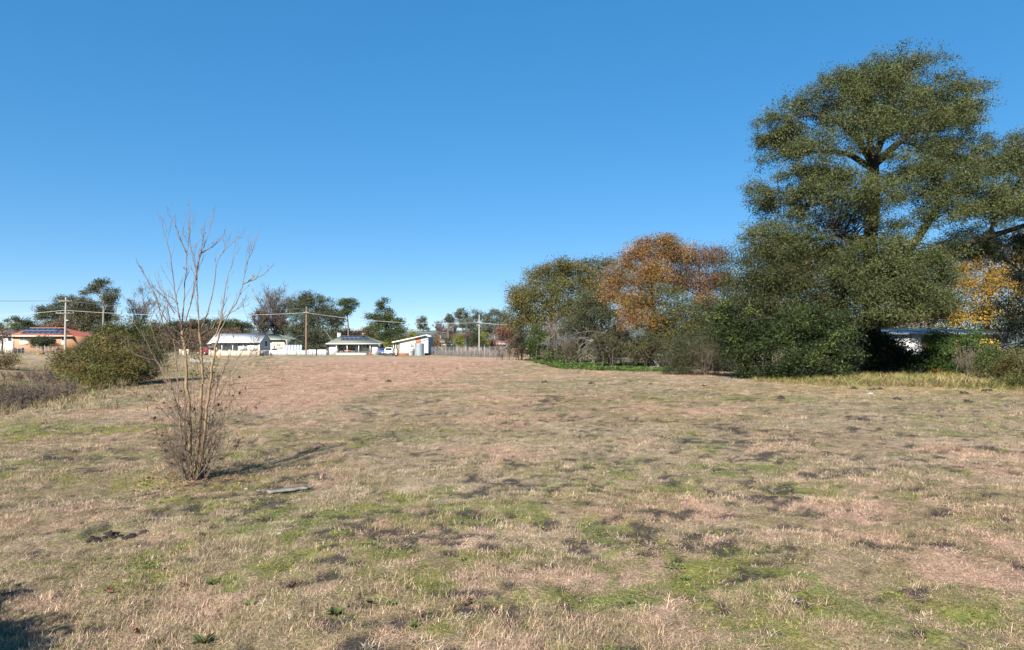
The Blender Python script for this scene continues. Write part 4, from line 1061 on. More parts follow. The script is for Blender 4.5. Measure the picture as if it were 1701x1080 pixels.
# row behind the sapling
for px, top, w, d, pal, lab in [(262, 535, 16, 215, BRN, 'brown tree in the far row, left of the sapling stems'), (290, 530, 18, 222, DKG, 'dark tree in the far row seen between the left sapling stems'), (318, 528, 17, 218, BRN, 'brown olive tree in the far row behind the middle stems'),
                                (345, 530, 16, 225, DKG, 'dark green tree in the far row right of the middle stems'), (372, 527, 18, 215, PINE, 'olive green tree in the far row above the white roof'), (398, 530, 18, 220, DKG, 'dark green tree in the far row above the roof ridge')]:
    bgt('row_tree', lab, px, d, [(px, top + 9, w * .8, 9), (px - 8, top + 17, w * .8, 12), (px + 9, top + 18, w * .8, 12), (px, top + 30, w, 14)], pal, group='far row of trees behind the sapling')
for px, top, w, d, pal, lab in [(280, 553, 16, 160, BRN, 'low brown bushes left of the white roofed house'), (318, 552, 18, 156, BRN, 'brown autumn shrub behind the red car'), (352, 548, 20, 152, BRN, 'russet bare shrub against the left end of the white roof'), (385, 545, 22, 163, BRN, 'tan bush above the white roof')]:
    bgt('autumn_bush', lab, px, d, [(px, top + 8, w, 9), (px - 6, top + 18, w, 10), (px + 6, top + 22, w, 10)], pal, cat='shrub', group='autumn bushes around the white roofed house')
bare_tree('bare_tree', 'big leafless tree behind the white roofed house', 458, 575, 483, 44, 175, 'bark_mauve', 13, (8, 7, 5), 0.3, 0.022)
bare_tree('bare_tree', 'lower brown leafless tree left of the big bare tree', 438, 575, 512, 26, 168, 'bark_twig', 10, (8, 7, 6), 0.2, 0.022, leaves=(1500, 0.25, BRN))
bare_tree('bare_tree', 'dark brown leafless thicket tree behind the green roof', 470, 575, 522, 28, 172, 'bark_twig', 11, (8, 7, 6), 0.2, 0.022, leaves=(1500, 0.25, BRN))
bgt('gum_tree', 'largest grey green gum, hanging over the white fence behind the brown pole', 528, 163, [(520, 497, 24, 12), (490, 510, 15, 14), (505, 503, 14, 12), (540, 510, 16, 14), (500, 530, 24, 18), (530, 530, 26, 20), (553, 530, 14, 20), (490, 550, 18, 14), (515, 555, 26, 20), (545, 560, 20, 20), (530, 578, 24, 12), (552, 578, 12, 12), (500, 575, 14, 10)], GUM, r=0.5, bark='bark_grey')
bgt('umbrella_pine', 'flat topped dark green tree right of the largest gum', 577, 185, [(580, 503, 14, 7), (570, 506, 12, 8), (591, 509, 6, 6), (568, 520, 12, 10), (562, 535, 10, 10), (576, 515, 14, 8)], [((0.07, 0.10, 0.035), 3), ((0.055, 0.075, 0.03), 2), ((0.09, 0.10, 0.06), 1)], r=0.3)
bgt('brown_tree', 'tan autumn tree behind the chimney of the solar house', 565, 190, [(560, 553, 12, 10), (572, 556, 12, 10), (585, 560, 12, 8)], [((0.20, 0.14, 0.07), 2), ((0.15, 0.11, 0.06), 2)])
bgt('russet_tree', 'dull red tree behind the right of the solar roof', 600, 215, [(590, 556, 12, 7), (605, 552, 12, 8), (615, 558, 10, 7)], RED)
bgt('pine_tree', 'dark pointed conifer behind the solar house and garage', 640, 180, [(637, 507, 12, 10), (636, 522, 18, 11), (620, 532, 14, 11), (652, 530, 14, 12), (664, 535, 8, 8), (640, 545, 26, 14), (618, 552, 12, 12), (658, 552, 16, 12), (638, 565, 28, 12)], PINE, r=0.35, bark='bark_dark')
bgt('lemon_shrub', 'yellow green bush behind the parked cars', 644, 150, [(643, 571, 9, 5), (640, 577, 9, 4), (650, 577, 6, 4)], YG, cat='shrub')
bgt('lollipop_gum', 'small two tiered gum alone on the skyline', 702, 260, [(702, 532, 9, 5), (698, 536, 6, 4), (701, 547, 9, 6), (703, 541, 5, 5)], GUM, sig=0.6)
bgt('yellow_green_tree', 'yellow green tree above the garage roof', 684, 210, [(684, 554, 8, 6), (676, 560, 10, 6)], YG)
bgt('round_tree', 'small rounded gum above the thin pole', 744, 250, [(745, 527, 9, 7), (740, 532, 6, 5), (750, 536, 6, 6)], GUM, sig=0.6)
bare_tree('bare_tree', 'leafless grey tree left of the thin pole', 733, 575, 536, 16, 240, 'bark_mauve', 8, (7, 6, 5), 0.2, 0.03)
bare_tree('bare_tree', 'mauve leafless tree right of the thin pole', 752, 575, 538, 14, 235, 'bark_mauve', 8, (7, 6, 5), 0.2, 0.03)
bgt('gum_tree', 'upright gum left of the pale crossarm pole', 768, 215, [(768, 520, 9, 9), (770, 530, 10, 10), (762, 528, 6, 8), (775, 540, 12, 12)], GUM)
bgt('gum_tree', 'blue grey gum behind the pale crossarm pole', 795, 210, [(795, 524, 12, 10), (805, 540, 16, 14), (785, 540, 14, 12), (800, 555, 18, 12)], GUMB)
bgt('gum_tree', 'blue grey gum right of the pale crossarm pole', 822, 205, [(815, 527, 10, 9), (826, 526, 12, 10), (835, 535, 10, 12), (820, 545, 16, 16), (842, 550, 14, 18)], GUMB)
bgt('russet_tree', 'reddish brown tree at the left end of the thicket', 842, 140, [(845, 548, 11, 16), (836, 555, 9, 14), (850, 565, 12, 12)], RED)
for px, top, w, d, pal, lab in [(712, 558, 9, 165, BRN, 'brown bush right of the garage gable'), (727, 562, 9, 170, [((0.22, 0.12, 0.06), 2), ((0.17, 0.10, 0.06), 2)], 'orange brown bush behind the wire fence'), (745, 562, 8, 175, DKG, 'dark bush at the foot of the thin pole'),
                                (762, 552, 6, 168, YG, 'yellow green upright bush behind the wire fence'), (777, 550, 10, 172, [((0.15, 0.11, 0.09), 2), ((0.12, 0.09, 0.07), 2)], 'mauve brown bush behind the wire fence'), (792, 552, 8, 166, DKG, 'dark green bush left of the pale pole foot'),
                                (803, 553, 7, 168, YG, 'yellow green bush right of the pale pole foot'), (690, 560, 12, 200, DKG, 'dark bush above the garage roof end'), (815, 562, 10, 172, RED, 'reddish bush before the pink roof')]:
    bgt('garden_bush', lab, px, d, [(px, top + 5, w * .8, 6), (px - 3, top + 13, w, 7), (px + 3, top + 18, w, 7)], pal, cat='shrub', group='garden bushes behind the wire fence')
bgt('low_scrub', 'dark far scrub line behind the middle houses', 660, 300, [(600, 568, 40, 6), (680, 565, 40, 6), (740, 566, 30, 6), (640, 570, 40, 6)], DKG, cat='shrub')
bgt('round_bush', 'round clipped dark green bush in front of the red tiled house', 72, 128, [(72, 566, 18, 9), (64, 571, 14, 8), (80, 571, 14, 8)], DKG, cat='shrub', leaf=0.14, n=16000, sig=0.2)
bgt('magnolia', 'purple brown bare shrub at the left edge by the brown roof', 4, 125, [(6, 558, 9, 6), (0, 563, 10, 8)], [((0.17, 0.11, 0.10), 2), ((0.13, 0.09, 0.075), 2)], cat='shrub')
bgt('rose_bush', 'small reddish shrub beside the round bush', 93, 127, [(93, 575, 5, 4), (98, 578, 4, 3)], RED, cat='shrub', leaf=0.12, n=900, sig=0.2)

# ------------------------------------------------------------------ houses and gardens across the field
def boxp(name, m, parent, *b):
    return MB().box(*b).build(name, m, parent)

def window(parent, x0, x1, y, z0, z1, pane='glass', mull=1, frame='white', fw=0.07):
    """window in a wall that faces -y: frame proud, panes recessed"""
    mb = MB()
    mb.box(x0, x1, y - 0.05, y, z1 - fw, z1).box(x0, x1, y - 0.05, y, z0, z0 + fw)
    xs = np.linspace(x0, x1, mull + 2)
    for i, xx in enumerate(xs):
        a = xx if i == 0 else (xx - fw if i == len(xs) - 1 else xx - fw / 2)
        mb.box(a, a + fw, y - 0.047, y, z0 + fw, z1 - fw)
    w = mb.build('window', frame, parent)
    for a, b in zip(xs[:-1], xs[1:]):
        p = MB().box(a + 0.02, b - 0.02, y - 0.02, y - 0.003, z0 + 0.02, z1 - 0.02).build('pane', pane, w)
    return w

def solar_panels(parent, rows, normal_rot, sx, sy):
    me = MB().box(-sx / 2, sx / 2, -sy / 2, sy / 2, 0, 0.03).mesh('solar_panel')
    fr = MB()
    for a in (-1, 1):
        fr.box(a * sx / 2 - 0.018, a * sx / 2 + 0.018, -sy / 2 - 0.03, sy / 2 + 0.03, -0.01, 0.036)
        fr.box(-sx / 2 - 0.03, sx / 2 + 0.03, a * sy / 2 - 0.018, a * sy / 2 + 0.018, -0.01, 0.0355)
    fm = fr.mesh('frame'); fm.materials.append(M['alu_dark'])
    for c in rows:
        o = piece('solar_panel', me, 'solar', parent, c, rot=normal_rot)
        f = bpy.data.objects.new('frame', fm); COL.objects.link(f); f.parent = o

# --- house with the solar roof
def solar_house():
    d = 148.0
    x0, x1 = X(546.7, d), X(627, d); g = gz((x0 + x1) / 2, d)
    ze = Z(570.5, d); zr = ze + 1.75
    root = thing('weatherboard_house', 'white house with sage green hip roof, solar panels and a long front verandah', 'house', ((x0 + x1) / 2, d, g))
    vx0, vx1 = X(559, d), X(618, d); dep = 8.0
    wl = MB().box(x0, vx0, d, d + dep, g - .2, ze).box(vx1, x1, d, d + dep, g - .2, ze).box(vx0, vx1, d + 2.0, d + dep - 0.003, g - .2, ze - .003)
    wl.build('wall', 'white', root)
    boxp('verandah_floor', 'cream', root, vx0 + .003, vx1 - .003, d - 0.5, d + 2.0, g - .2, g + 0.42)
    sp = MB().box(vx0 + .01, vx1 - .01, d + 1.96, d + 1.997, Z(578.5, d), ze - 0.1); sp.build('upper_wall', 'bluegrey_wall', root)
    wy = d + 1.955
    for a, b, pn in ((561, 573.5, 'glass_curtain'), (574.5, 580.5, 'glass'), (582, 592, 'glass_curtain'), (593, 600, 'glass'), (601, 607, 'glass_curtain'), (608, 615.5, 'glass')):
        window(root, X(a, wy), X(b, wy), wy, Z(578.3, wy), Z(572.6, wy), pn, 0, 'offwhite', 0.06)
    dr = boxp('door', 'bluegrey_wall', root, X(593.5, d), X(598.5, d), d + 1.9, d + 1.95, g + 0.42, Z(578.6, d)); 
    MB().box(X(598, d) - .05, X(598, d), d + 1.86, d + 1.9, g + 1.0, g + 1.1).build('handle', 'alu', dr)
    pm = MB().box(-0.07, 0.07, -0.07, 0.07, 0, ze - g - 0.45).mesh('verandah_post')
    for p in (559.5, 577.4, 596.6, 615.5):
        piece('verandah_post', pm, 'white', root, (X(p, d), d - 0.35, g + 0.43))
    # hip roof with overhang
    ex0, ex1, ey0, ey1 = X(541.7, d - .6), X(632, d - .6), d - 0.7, d + dep + .6
    rx0, rx1, ry = X(566, d + 4), X(604, d + 4), d + 4
    A, B, C_, D_ = (ex0, ey0, ze), (ex1, ey0, ze), (ex1, ey1, ze), (ex0, ey1, ze); R1, R2 = (rx0, ry, zr), (rx1, ry, zr)
    rf = MB().slab([A, B, R2, R1], .14).slab([C_, D_, R1, R2], .14).slab([B, C_, R2], .14).slab([D_, A, R1], .14)
    ro = rf.build('roof', 'roof_sage', root)
    MB().box(ex0 - .05, ex1 + .05, ey0 - .12, ey0 - .003, ze - .2, ze - .02).build('gutter', 'offwhite', ro)
    MB().box(X(561, d + 5), X(566, d + 5), d + 4.6, d + 5.3, zr - 1.0, Z(553.6, d + 5)).box(X(560.6, d + 5), X(566.4, d + 5), d + 4.5, d + 5.4, Z(554.2, d + 5), Z(553.2, d + 5)).build('chimney', 'offwhite', ro)
    MB().lathe((X(603, d + 4), d + 4, zr - .1), [(0.15, 0), (0.15, 0.3), (0.28, 0.35), (0.2, 0.6), (0, 0.65)], 10).build('roof_vent', 'galv', ro)
    sl = math.atan2(zr - ze, ry - ey0)
    rows = []
    t0, t1 = 0.78, 0.50
    def on(px, t): return (X(px, d + (ry - ey0) * t), ey0 + (ry - ey0) * t, ze + (zr - ze) * t + 0.12)
    rows += [on(570.5 + 7.2 * i, 0.75) for i in range(5)] + [on(571.5 + 7.2 * i, 0.47) for i in range(6)]
    solar_panels(root, rows, (sl, 0, 0), 0.90, 1.2)
solar_house()

# --- verandah things
def chair(name, label, x, y, z, m, w=0.6):
    r = thing(name, label, 'chair', (x, y, z))
    boxp('seat', m, r, x - w / 2, x + w / 2, y - .28, y + .28, z + .38, z + .46)
    MB().slab([(x - w / 2, y + .25, z + .46), (x + w / 2, y + .25, z + .46), (x + w / 2, y + .42, z + 1.0), (x - w / 2, y + .42, z + 1.0)], .06).build('backrest', m, r)
    lm = MB().box(-.03, .03, -.03, .03, 0, .38).mesh('leg')
    for a in (-1, 1):
        for b in (-1, 1): piece('leg', lm, 'black_plastic' if m != 'dark_cloth' else 'alu', r, (x + a * (w / 2 - .05), y + b * .22, z))
vd = 148.6; vg = gz(X(585, vd), vd) + 0.425
chair('orange_armchair', 'orange armchair on the verandah of the solar roofed house', X(581, vd), vd, vg, 'orange_cloth', 0.8)
chair('dark_chair', 'dark chair beside the orange armchair on the verandah', X(587, vd), vd, vg, 'dark_cloth', 0.6)
chair('pink_chair', 'low pinkish seat left of the orange armchair on the verandah', X(575, vd), vd, vg, 'pink_plastic', 0.7)
chair('folding_chair', 'dark folding chair at the left of the verandah', X(567.5, vd), vd, vg, 'dark_cloth', 0.6)
def crate(name, label, px0, px1, py0, py1, d, m, cat):
    x0, x1 = X(px0, d), X(px1, d); g = gz((x0 + x1) / 2, d); zt = Z(py0, d)
    r = thing(name, label, cat, ((x0 + x1) / 2, d, g))
    n = 4
    for i in range(n):
        a = g + (zt - g) * i / n
        boxp('slat', m, r, x0, x1, d - .03, d, a + .015, a + (zt - g) / n - .015)
    MB().box(x0 + .02, x1 - .02, d + .003, d + .55, g, zt - .01).build('body', m, r)
    return r
crate('planter_box', 'brown timber planter box at the right of the verandah', 608.2, 612, 584, 590, 146.5, 'timber_brown', 'planter')
crate('planter_box', 'reddish brown timber box right beside the planter', 612.4, 616, 585, 590, 146.5, 'brick_red', 'box')
bgt('potted_shrub', 'small green shrub growing out of the brown planter', 610, 146.9, [(610, 583, 2.2, 1.6)], YG, n=250, cat='shrub', leaf=0.14, sig=0.1, r=0.03)
def wheelie_bin(label, px, d, m, s=1.0):
    x = X(px, d); g = gz(x, d)
    r = thing('wheelie_bin', label, 'bin', (x, d, g))
    w = .26 * s
    V = [(x - w * .8, d - .25, g + .06), (x + w * .8, d - .25, g + .06), (x + w * .8, d + .25, g + .06), (x - w * .8, d + .25, g + .06), (x - w, d - .3, g + 1.0), (x + w, d - .3, g + 1.0), (x + w, d + .3, g + 1.0), (x - w, d + .3, g + 1.0)]
    MB().add(V, [(0, 3, 2, 1), (4, 5, 6, 7), (0, 1, 5, 4), (1, 2, 6, 5), (2, 3, 7, 6), (3, 0, 4, 7)]).build('body', m, r)
    MB().slab([(x - w - .02, d - .33, g + 1.06), (x + w + .02, d - .33, g + 1.06), (x + w + .02, d + .36, g + 1.14), (x - w - .02, d + .36, g + 1.14)], .05).build('lid', m, r)
    for a in (-1, 1):
        MB().tubes(np.array([[x + a * w * .9 - .03, d + .26, g + .1], [x + a * w * .9 + .03, d + .26, g + .1]]), np.array([.1, .1]), 10).build('wheel', 'rubber', r)
wheelie_bin('dark bluish bin between the white fence and the solar roofed house', 544.5, 145.5, 'bin')

# --- cars
def car(name, label, px, d, paint, length=4.5, rot=0.0, suv=True):
    x = X(px, d); g = gz(x, d)
    r = thing(name, label, 'car', (x, d, g)); r.rotation_euler = (0, 0, rot)
    h = 1.66 if suv else 1.45; w = 0.92
    def build(nm, mb, m, p=None):
        o = mb.build(nm, m, None); o.parent = p or r; o.location = (0, 0, 0); return o
    # stations along y (rear at -y): (y, half width, bottom, belt, roof half width, roof height)
    st = [(-length / 2, .78, .45, .80, .60, .82), (-length / 2 + .12, .90, .30, 1.0, .74, 1.05), (-length / 2 + .45, w, .26, 1.03, .68, h - .06), (-length / 2 + .9, w, .26, 1.02, .66, h), (0.1, w, .26, .98, .66, h - .01),
          (length / 2 - 1.75, w, .26, .97, .62, h - .1), (length / 2 - 1.0, w, .26, .95, .78, 1.02), (length / 2 - .25, .88, .28, .85, .72, .88), (length / 2, .76, .42, .68, .6, .70)]
    V = []
    for (y, hw, b, be, rw, rh) in st:
        V += [(-hw * .93, y, b), (-hw, y, (b + be) / 2), (-hw * .97, y, be), (-rw, y, rh - .03), (-rw * .8, y, rh), (rw * .8, y, rh), (rw, y, rh - .03), (hw * .97, y, be), (hw, y, (b + be) / 2), (hw * .93, y, b)]
    n = 10; f = []
    for i in range(len(st) - 1):
        for j in range(n): f.append((i * n + j, i * n + (j + 1) % n, (i + 1) * n + (j + 1) % n, (i + 1) * n + j))
    mb = MB().add(V, f)
    k = (len(st) - 1) * n
    for i in range(1, n - 1):
        mb.add([V[0], V[i], V[i + 1]], [(0, 1, 2)]); mb.add([V[k], V[k + i + 1], V[k + i]], [(0, 1, 2)])
    body = build('body', mb, paint)
    yr = -length / 2
    # rear window: sloped sheet a little proud of the tailgate
    rw = MB().slab([(-.62, yr + .135, 1.10), (.62, yr + .135, 1.10), (.56, yr + .40, h - .13), (-.56, yr + .40, h - .13)], .02)
    rw.v[0][:, 1] -= 0.03; build('rear_window', rw, 'glass')
    for s in (-1, 1):
        sw = MB().add([(s * .89, yr + .75, 1.06), (s * .885, length / 2 - 1.45, 1.02), (s * .67, length / 2 - 1.85, h - .16), (s * .70, yr + .85, h - .12), (s * .87, yr + .75, 1.06), (s * .865, length / 2 - 1.45, 1.02), (s * .65, length / 2 - 1.85, h - .16), (s * .68, yr + .85, h - .12)],
                     [(0, 1, 2, 3), (7, 6, 5, 4), (0, 4, 5, 1), (1, 5, 6, 2), (2, 6, 7, 3), (3, 7, 4, 0)])
        build('side_window', sw, 'glass')
        build('tail_light', MB().box(s * .80 - .09, s * .80 + .09, yr - .01, yr + .22, .82, 1.02), 'red_lamp')
        build('mirror', MB().box(s * 1.0 - .1, s * 1.0 + .1, .85, 1.0, 1.0, 1.15), paint)
        for yy in (yr + .85, length / 2 - .9):
            wh = build('wheel', MB().tubes(np.array([[s * .72, yy, .34], [s * .94, yy, .34]]), np.array([.34, .34]), 16), 'rubber')
            build('rim', MB().lathe((0, 0, 0), [(0.0, 0), (.2, 0), (.21, .03), (0, .03)], 12), 'alu', wh)
            rim = wh.children[0]; rim.rotation_euler = (0, s * math.pi / 2, 0); rim.location = (s * .93, yy, .34)
    build('bumper', MB().box(-.84, .84, yr - .06, yr + .1, .34, .58), 'black_plastic')
    build('number_plate', MB().box(-.26, .26, yr - .075, yr - .062, .46, .58), 'offwhite')
    build('windscreen', MB().slab([(-.62, length / 2 - 1.70, h - .14), (.62, length / 2 - 1.70, h - .14), (.74, length / 2 - .98, 1.05), (-.74, length / 2 - .98, 1.05)], .02), 'glass')
    if suv: build('roof_rail', MB().box(-.62, -.58, yr + .7, .6, h + .004, h + .05).box(.58, .62, yr + .7, .6, h + .004, h + .05), 'alu')
    return r
car('white_suv', 'white suv seen from behind, parked by the garage', 647.5, 137, 'car_white', 4.6, 0.06)
car('blue_car', 'blue car half hidden left of the white suv', 638.5, 143, 'car_blue', 4.2, 0.0, False)
car('red_car', 'red car parked behind the sapling, left of the white roofed house', 342, 134, 'car_red', 4.3, 0.9, False)
def trailer():
    d = 147; x = X(631, d); g = gz(x, d)
    r = thing('box_trailer', 'rusty red box trailer between the solar house and the blue car', 'trailer', (x, d, g))
    for nm, b in (('side_panel', (x - .5, x + .5, d - .03, d, g + .45, g + 1.15)), ('side_panel', (x - .5, x - .47, d + .003, d + 1.8, g + .45, g + 1.15)), ('side_panel', (x + .47, x + .5, d + .003, d + 1.8, g + .45, g + 1.15)), ('floor', (x - .46, x + .46, d + .003, d + 1.8, g + .45, g + .5))):
        boxp(nm, 'red_plastic', r, *b)
    for s in (-1, 1): MB().tubes(np.array([[x + s * .52, d + .9, g + .3], [x + s * .66, d + .9, g + .3]]), np.array([.3, .3]), 12).build('wheel', 'rubber', r)
    boxp('load', 'timber_brown', r, x - .4, x + .1, d + .2, d + 1.2, g + .51, g + 1.4)
trailer()

# --- garage with the sloping roof
def garage():
    d = 145.0
    x0, x1 = X(664, d), X(704, d); g = gz(x0, d); L = 9.0
    root = thing('gable_garage', 'cream garage with low sloping white edged roof and orange brick panel', 'garage', ((x0 + x1) / 2, d, g))
    xl, zl = X(651.6, d), Z(568.2, d); xr, zr = X(708.5, d), Z(556, d); xe, ze = X(714, d), Z(559.5, d)
    def zroof(x): return zl + (zr - zl) * (x - xl) / (xr - xl)
    MB().prism([(x0, g - .2), (X(690, d), g - .2), (X(690, d), zroof(X(690, d)) - .15), (x0, zroof(x0) - .15)], d, d + L).build('wall', 'cream', root)
    MB().prism([(X(690, d) + .003, g - .2), (X(699, d), g - .2), (X(699, d), zroof(X(699, d)) - .15), (X(690, d) + .003, zroof(X(690, d)) - .15)], d - .02, d + L).build('brick_panel', 'brick_red', root)
    MB().prism([(X(699, d) + .003, g - .2), (X(711.5, d), g - .2), (X(711.5, d), Z(560, d)), (X(708.5, d), zr - .2), (X(699, d) + .003, zroof(X(699, d)) - .15)], d + .003, d + L).build('wall', 'bluegrey_wall', root)
    ro = MB().slab([(xl, d - .5, zl), (xr, d - .5, zr), (xr, d + L + .4, zr), (xl, d + L + .4, zl)], .1).slab([(xr + .003, d - .5, zr), (xe, d - .5, ze), (xe, d + L + .4, ze), (xr + .003, d + L + .4, zr)], .1).build('roof', 'roof_white', root)
    bx = MB().slab([(xl, d - .56, zl + .02), (xr, d - .56, zr + .02), (xr, d - .503, zr + .02), (xl, d - .503, zl + .02)], .26).slab([(xr + .003, d - .56, zr + .02), (xe, d - .56, ze + .02), (xe, d - .503, ze + .02), (xr + .003, d - .503, zr + .02)], .26)
    bx.build('barge_board', 'white', ro)
    window(root, X(682.5, d), X(687.6, d), d, Z(577.5, d), Z(570, d), 'glass_curtain', 1)
    boxp('air_conditioner', 'galv', root, X(682, d), X(688, d), d - .45, d - .05, g + .3, Z(579, d))
    pm = MB().box(-.06, .06, -.06, .06, 0, zl - g + .08).mesh('carport_post')
    for yy in (0.1, 3.0, 6.0, 8.8): piece('carport_post', pm, 'white', root, (xl + .25, d + yy, g - .1))
    boxp('carport_wall', 'bluegrey_wall', root, xl + .4, x0 - .003, d + L - .2, d + L, g - .2, zl - .15)
garage()
def tank():
    d = 138.5; x = X(696.3, d); g = gz(x, d); R = X(704, d) - x; h = Z(571, d) - g
    r = thing('water_tank', 'corrugated grey steel rainwater tank in front of the garage', 'water tank', (x, d, g))
    prof = [(R * (1 + .012 * (k % 2)), h * k / 40) for k in range(41)]
    MB().lathe((x, d, g - .05), prof, 36).build('wall', 'tank', r, True)
    MB().lathe((x, d, g + h - .05), [(R * 1.03, -0.02), (R * 1.03, .03), (R * .5, .14), (0, .2)], 36).build('lid', 'tank', r)
    MB().tubes(np.array([[x - R * .5, d - R * .87, g + .2], [x - R * .5, d - R * .87 - .2, g + .2]]), np.array([.04, .04]), 8).build('tap', 'black_plastic', r)
tank()
crate('pallet_stack', 'orange brown stack of bricks and timber on the ground before the garage', 660, 679, 586.5, 590, 139, 'brick_red', 'stack')
crate('gas_box', 'pale grey box standing left of the water tank', 682, 686.5, 582, 589, 138.8, 'galv', 'box')
crate('scrap_pile', 'low dark pile right of the water tank', 705, 713, 586.6, 589, 140, 'black_plastic', 'pile')
crate('white_post_box', 'white upright box right of the suv', 656, 659.5, 580, 590, 140, 'white', 'box')

# --- house with the white iron roof
def white_house():
    d = 137.0
    xr_, xl_ = X(431.5, d), X(352, d); g = gz(xr_, d); D = 6.0
    ze, zr = Z(567, d), Z(554.2, d + 3)
    root = thing('iron_roofed_house', 'white house with bright iron gable roof behind the sapling', 'house', ((xr_ + xl_) / 2, d, g))
    V = [(d, g - .2), (d + D, g - .2), (d + D, ze), (d + D / 2, zr - .15), (d, ze)]
    # walls: gable end on the right, front recessed for the verandah
    mb = MB()
    xg0, xg1 = xr_ - 0.25, xr_
    for xx, fl in ((xg1, 0), (xg0, 1)):
        pass
    vv = [(xg0, y, z) for y, z in V] + [(xg1, y, z) for y, z in V]
    for i in range(5):
        j = (i + 1) % 5; mb.add([vv[i], vv[j], vv[j + 5], vv[i + 5]], [(0, 1, 2, 3)])
    for i in range(1, 4):
        mb.add([vv[0], vv[i + 1], vv[i]], [(0, 1, 2)]); mb.add([vv[5], vv[5 + i], vv[6 + i]], [(0, 1, 2)])
    mb.build('gable_wall', 'offwhite', root)
    MB().box(xl_, xg0 - .003, d + 1.8, d + D, g - .2, ze).build('wall', 'offwhite', root)
    boxp('balustrade', 'white', root, X(411, d), xg0 - .005, d + .05, d + .12, Z(582.5, d), Z(574, d))
    boxp('balustrade', 'bluegrey_wall', root, X(395, d), X(410.8, d), d + .06, d + .12, Z(582.5, d), Z(575, d))
    boxp('verandah_floor', 'concrete', root, xl_, xg0 - .006, d + .13, d + 1.797, g - .2, g + .4)
    pm = MB().box(-.07, .07, -.07, .07, 0, ze - g - .42).mesh('verandah_post')
    for p in (368, 386, 403.5, 416): piece('verandah_post', pm, 'white', root, (X(p, d), d + .22, g + .41))
    window(root, X(410.2, d + 1.8), X(415, d + 1.8), d + 1.8, Z(574, d), Z(567.8, d), 'glass', 0, 'offwhite')
    window(root, X(372, d + 1.8), X(379, d + 1.8), d + 1.8, Z(576, d), Z(569, d), 'glass_curtain', 1)
    window(root, X(392, d + 1.8), X(398, d + 1.8), d + 1.8, Z(576, d), Z(569, d), 'glass_curtain', 1)
    # gable window faces +x
    yw0, yw1 = d + 3.0, d + 3.9; zw0, zw1 = Z(575, d + 3), Z(567, d + 3)
    w = MB().box(xg1 + .002, xg1 + .05, yw0, yw1, zw1 - .07, zw1).box(xg1 + .002, xg1 + .05, yw0, yw1, zw0, zw0 + .07).box(xg1 + .002, xg1 + .048, yw0, yw0 + .07, zw0 + .07, zw1 - .07).box(xg1 + .002, xg1 + .048, yw1 - .07, yw1, zw0 + .07, zw1 - .07).build('window', 'black_plastic', root)
    MB().box(xg1 + .003, xg1 + .025, yw0 + .05, yw1 - .05, zw0 + .05, zw1 - .05).build('pane', 'glass', w)
    e = .35
    s = (zr - ze) / (D / 2)
    ro = MB().slab([(xl_ - .5, d - e, ze - s * e), (xr_ + .25, d - e, ze - s * e), (xr_ + .25, d + D / 2, zr), (xl_ - .5, d + D / 2, zr)], .1).slab([(xl_ - .5, d + D / 2 + .003, zr), (xr_ + .25, d + D / 2 + .003, zr), (xr_ + .25, d + D + e, ze - s * e), (xl_ - .5, d + D + e, ze - s * e)], .1).build('roof', 'roof_white', root)
    MB().box(xl_ - .5, xr_ + .25, d - e - .1, d - e - .003, ze - s * e - .14, ze - s * e + .01).build('gutter', 'white', ro)
    MB().lathe((X(430, d + 3), d + 2.6, zr - .3), [(.09, 0), (.09, .55), (.15, .57), (.15, .68), (0, .7)], 8).build('flue', 'galv', ro)
    # lower side wing on the left
    MB().box(X(343, d), xl_ - .6, d + 1, d + 5, g - .2, Z(571, d)).build('wing_wall', 'roof_brown', root)
    MB().slab([(X(341, d), d + .6, Z(571, d)), (xl_ - .52, d + .6, Z(571, d)), (xl_ - .52, d + 3, Z(565, d)), (X(345, d), d + 3, Z(565, d))], .1).build('wing_roof', 'roof_white', root)
white_house()
def wall_run(name, label, cat, px0, px1, py0, d, m, cap=None, th=0.22, n=6):
    x0, x1 = X(px0, d), X(px1, d); g = min(gz(x0, d), gz(x1, d)); zt = Z(py0, d)
    r = thing(name, label, cat, ((x0 + x1) / 2, d, g))
    boxp('wall', m, r, x0, x1, d, d + th, g - .3, zt - .08)
    boxp('coping', cap or m, r, x0 - .04, x1 + .04, d - .04, d + th + .04, zt - .077, zt)
    pr = MB().box(-.2, .2, -.2, .2, 0, zt - g + .45).mesh('pier')
    for xx in np.linspace(x0, x1, n): piece('pier', pr, m, r, (xx, d + th / 2, g - .3))
    return r, x0, x1, g, zt
r_, a_, b_, g_, z_ = wall_run('brick_wall', 'low cream and pink brick garden wall before the white roofed house', 'wall', 349, 430, 582.3, 130, 'brick_cream')
boxp('return_wall', 'brick_cream', r_, b_ - .2, b_ + .02, 130.25, 135.5, g_ - .3, z_ - .02)
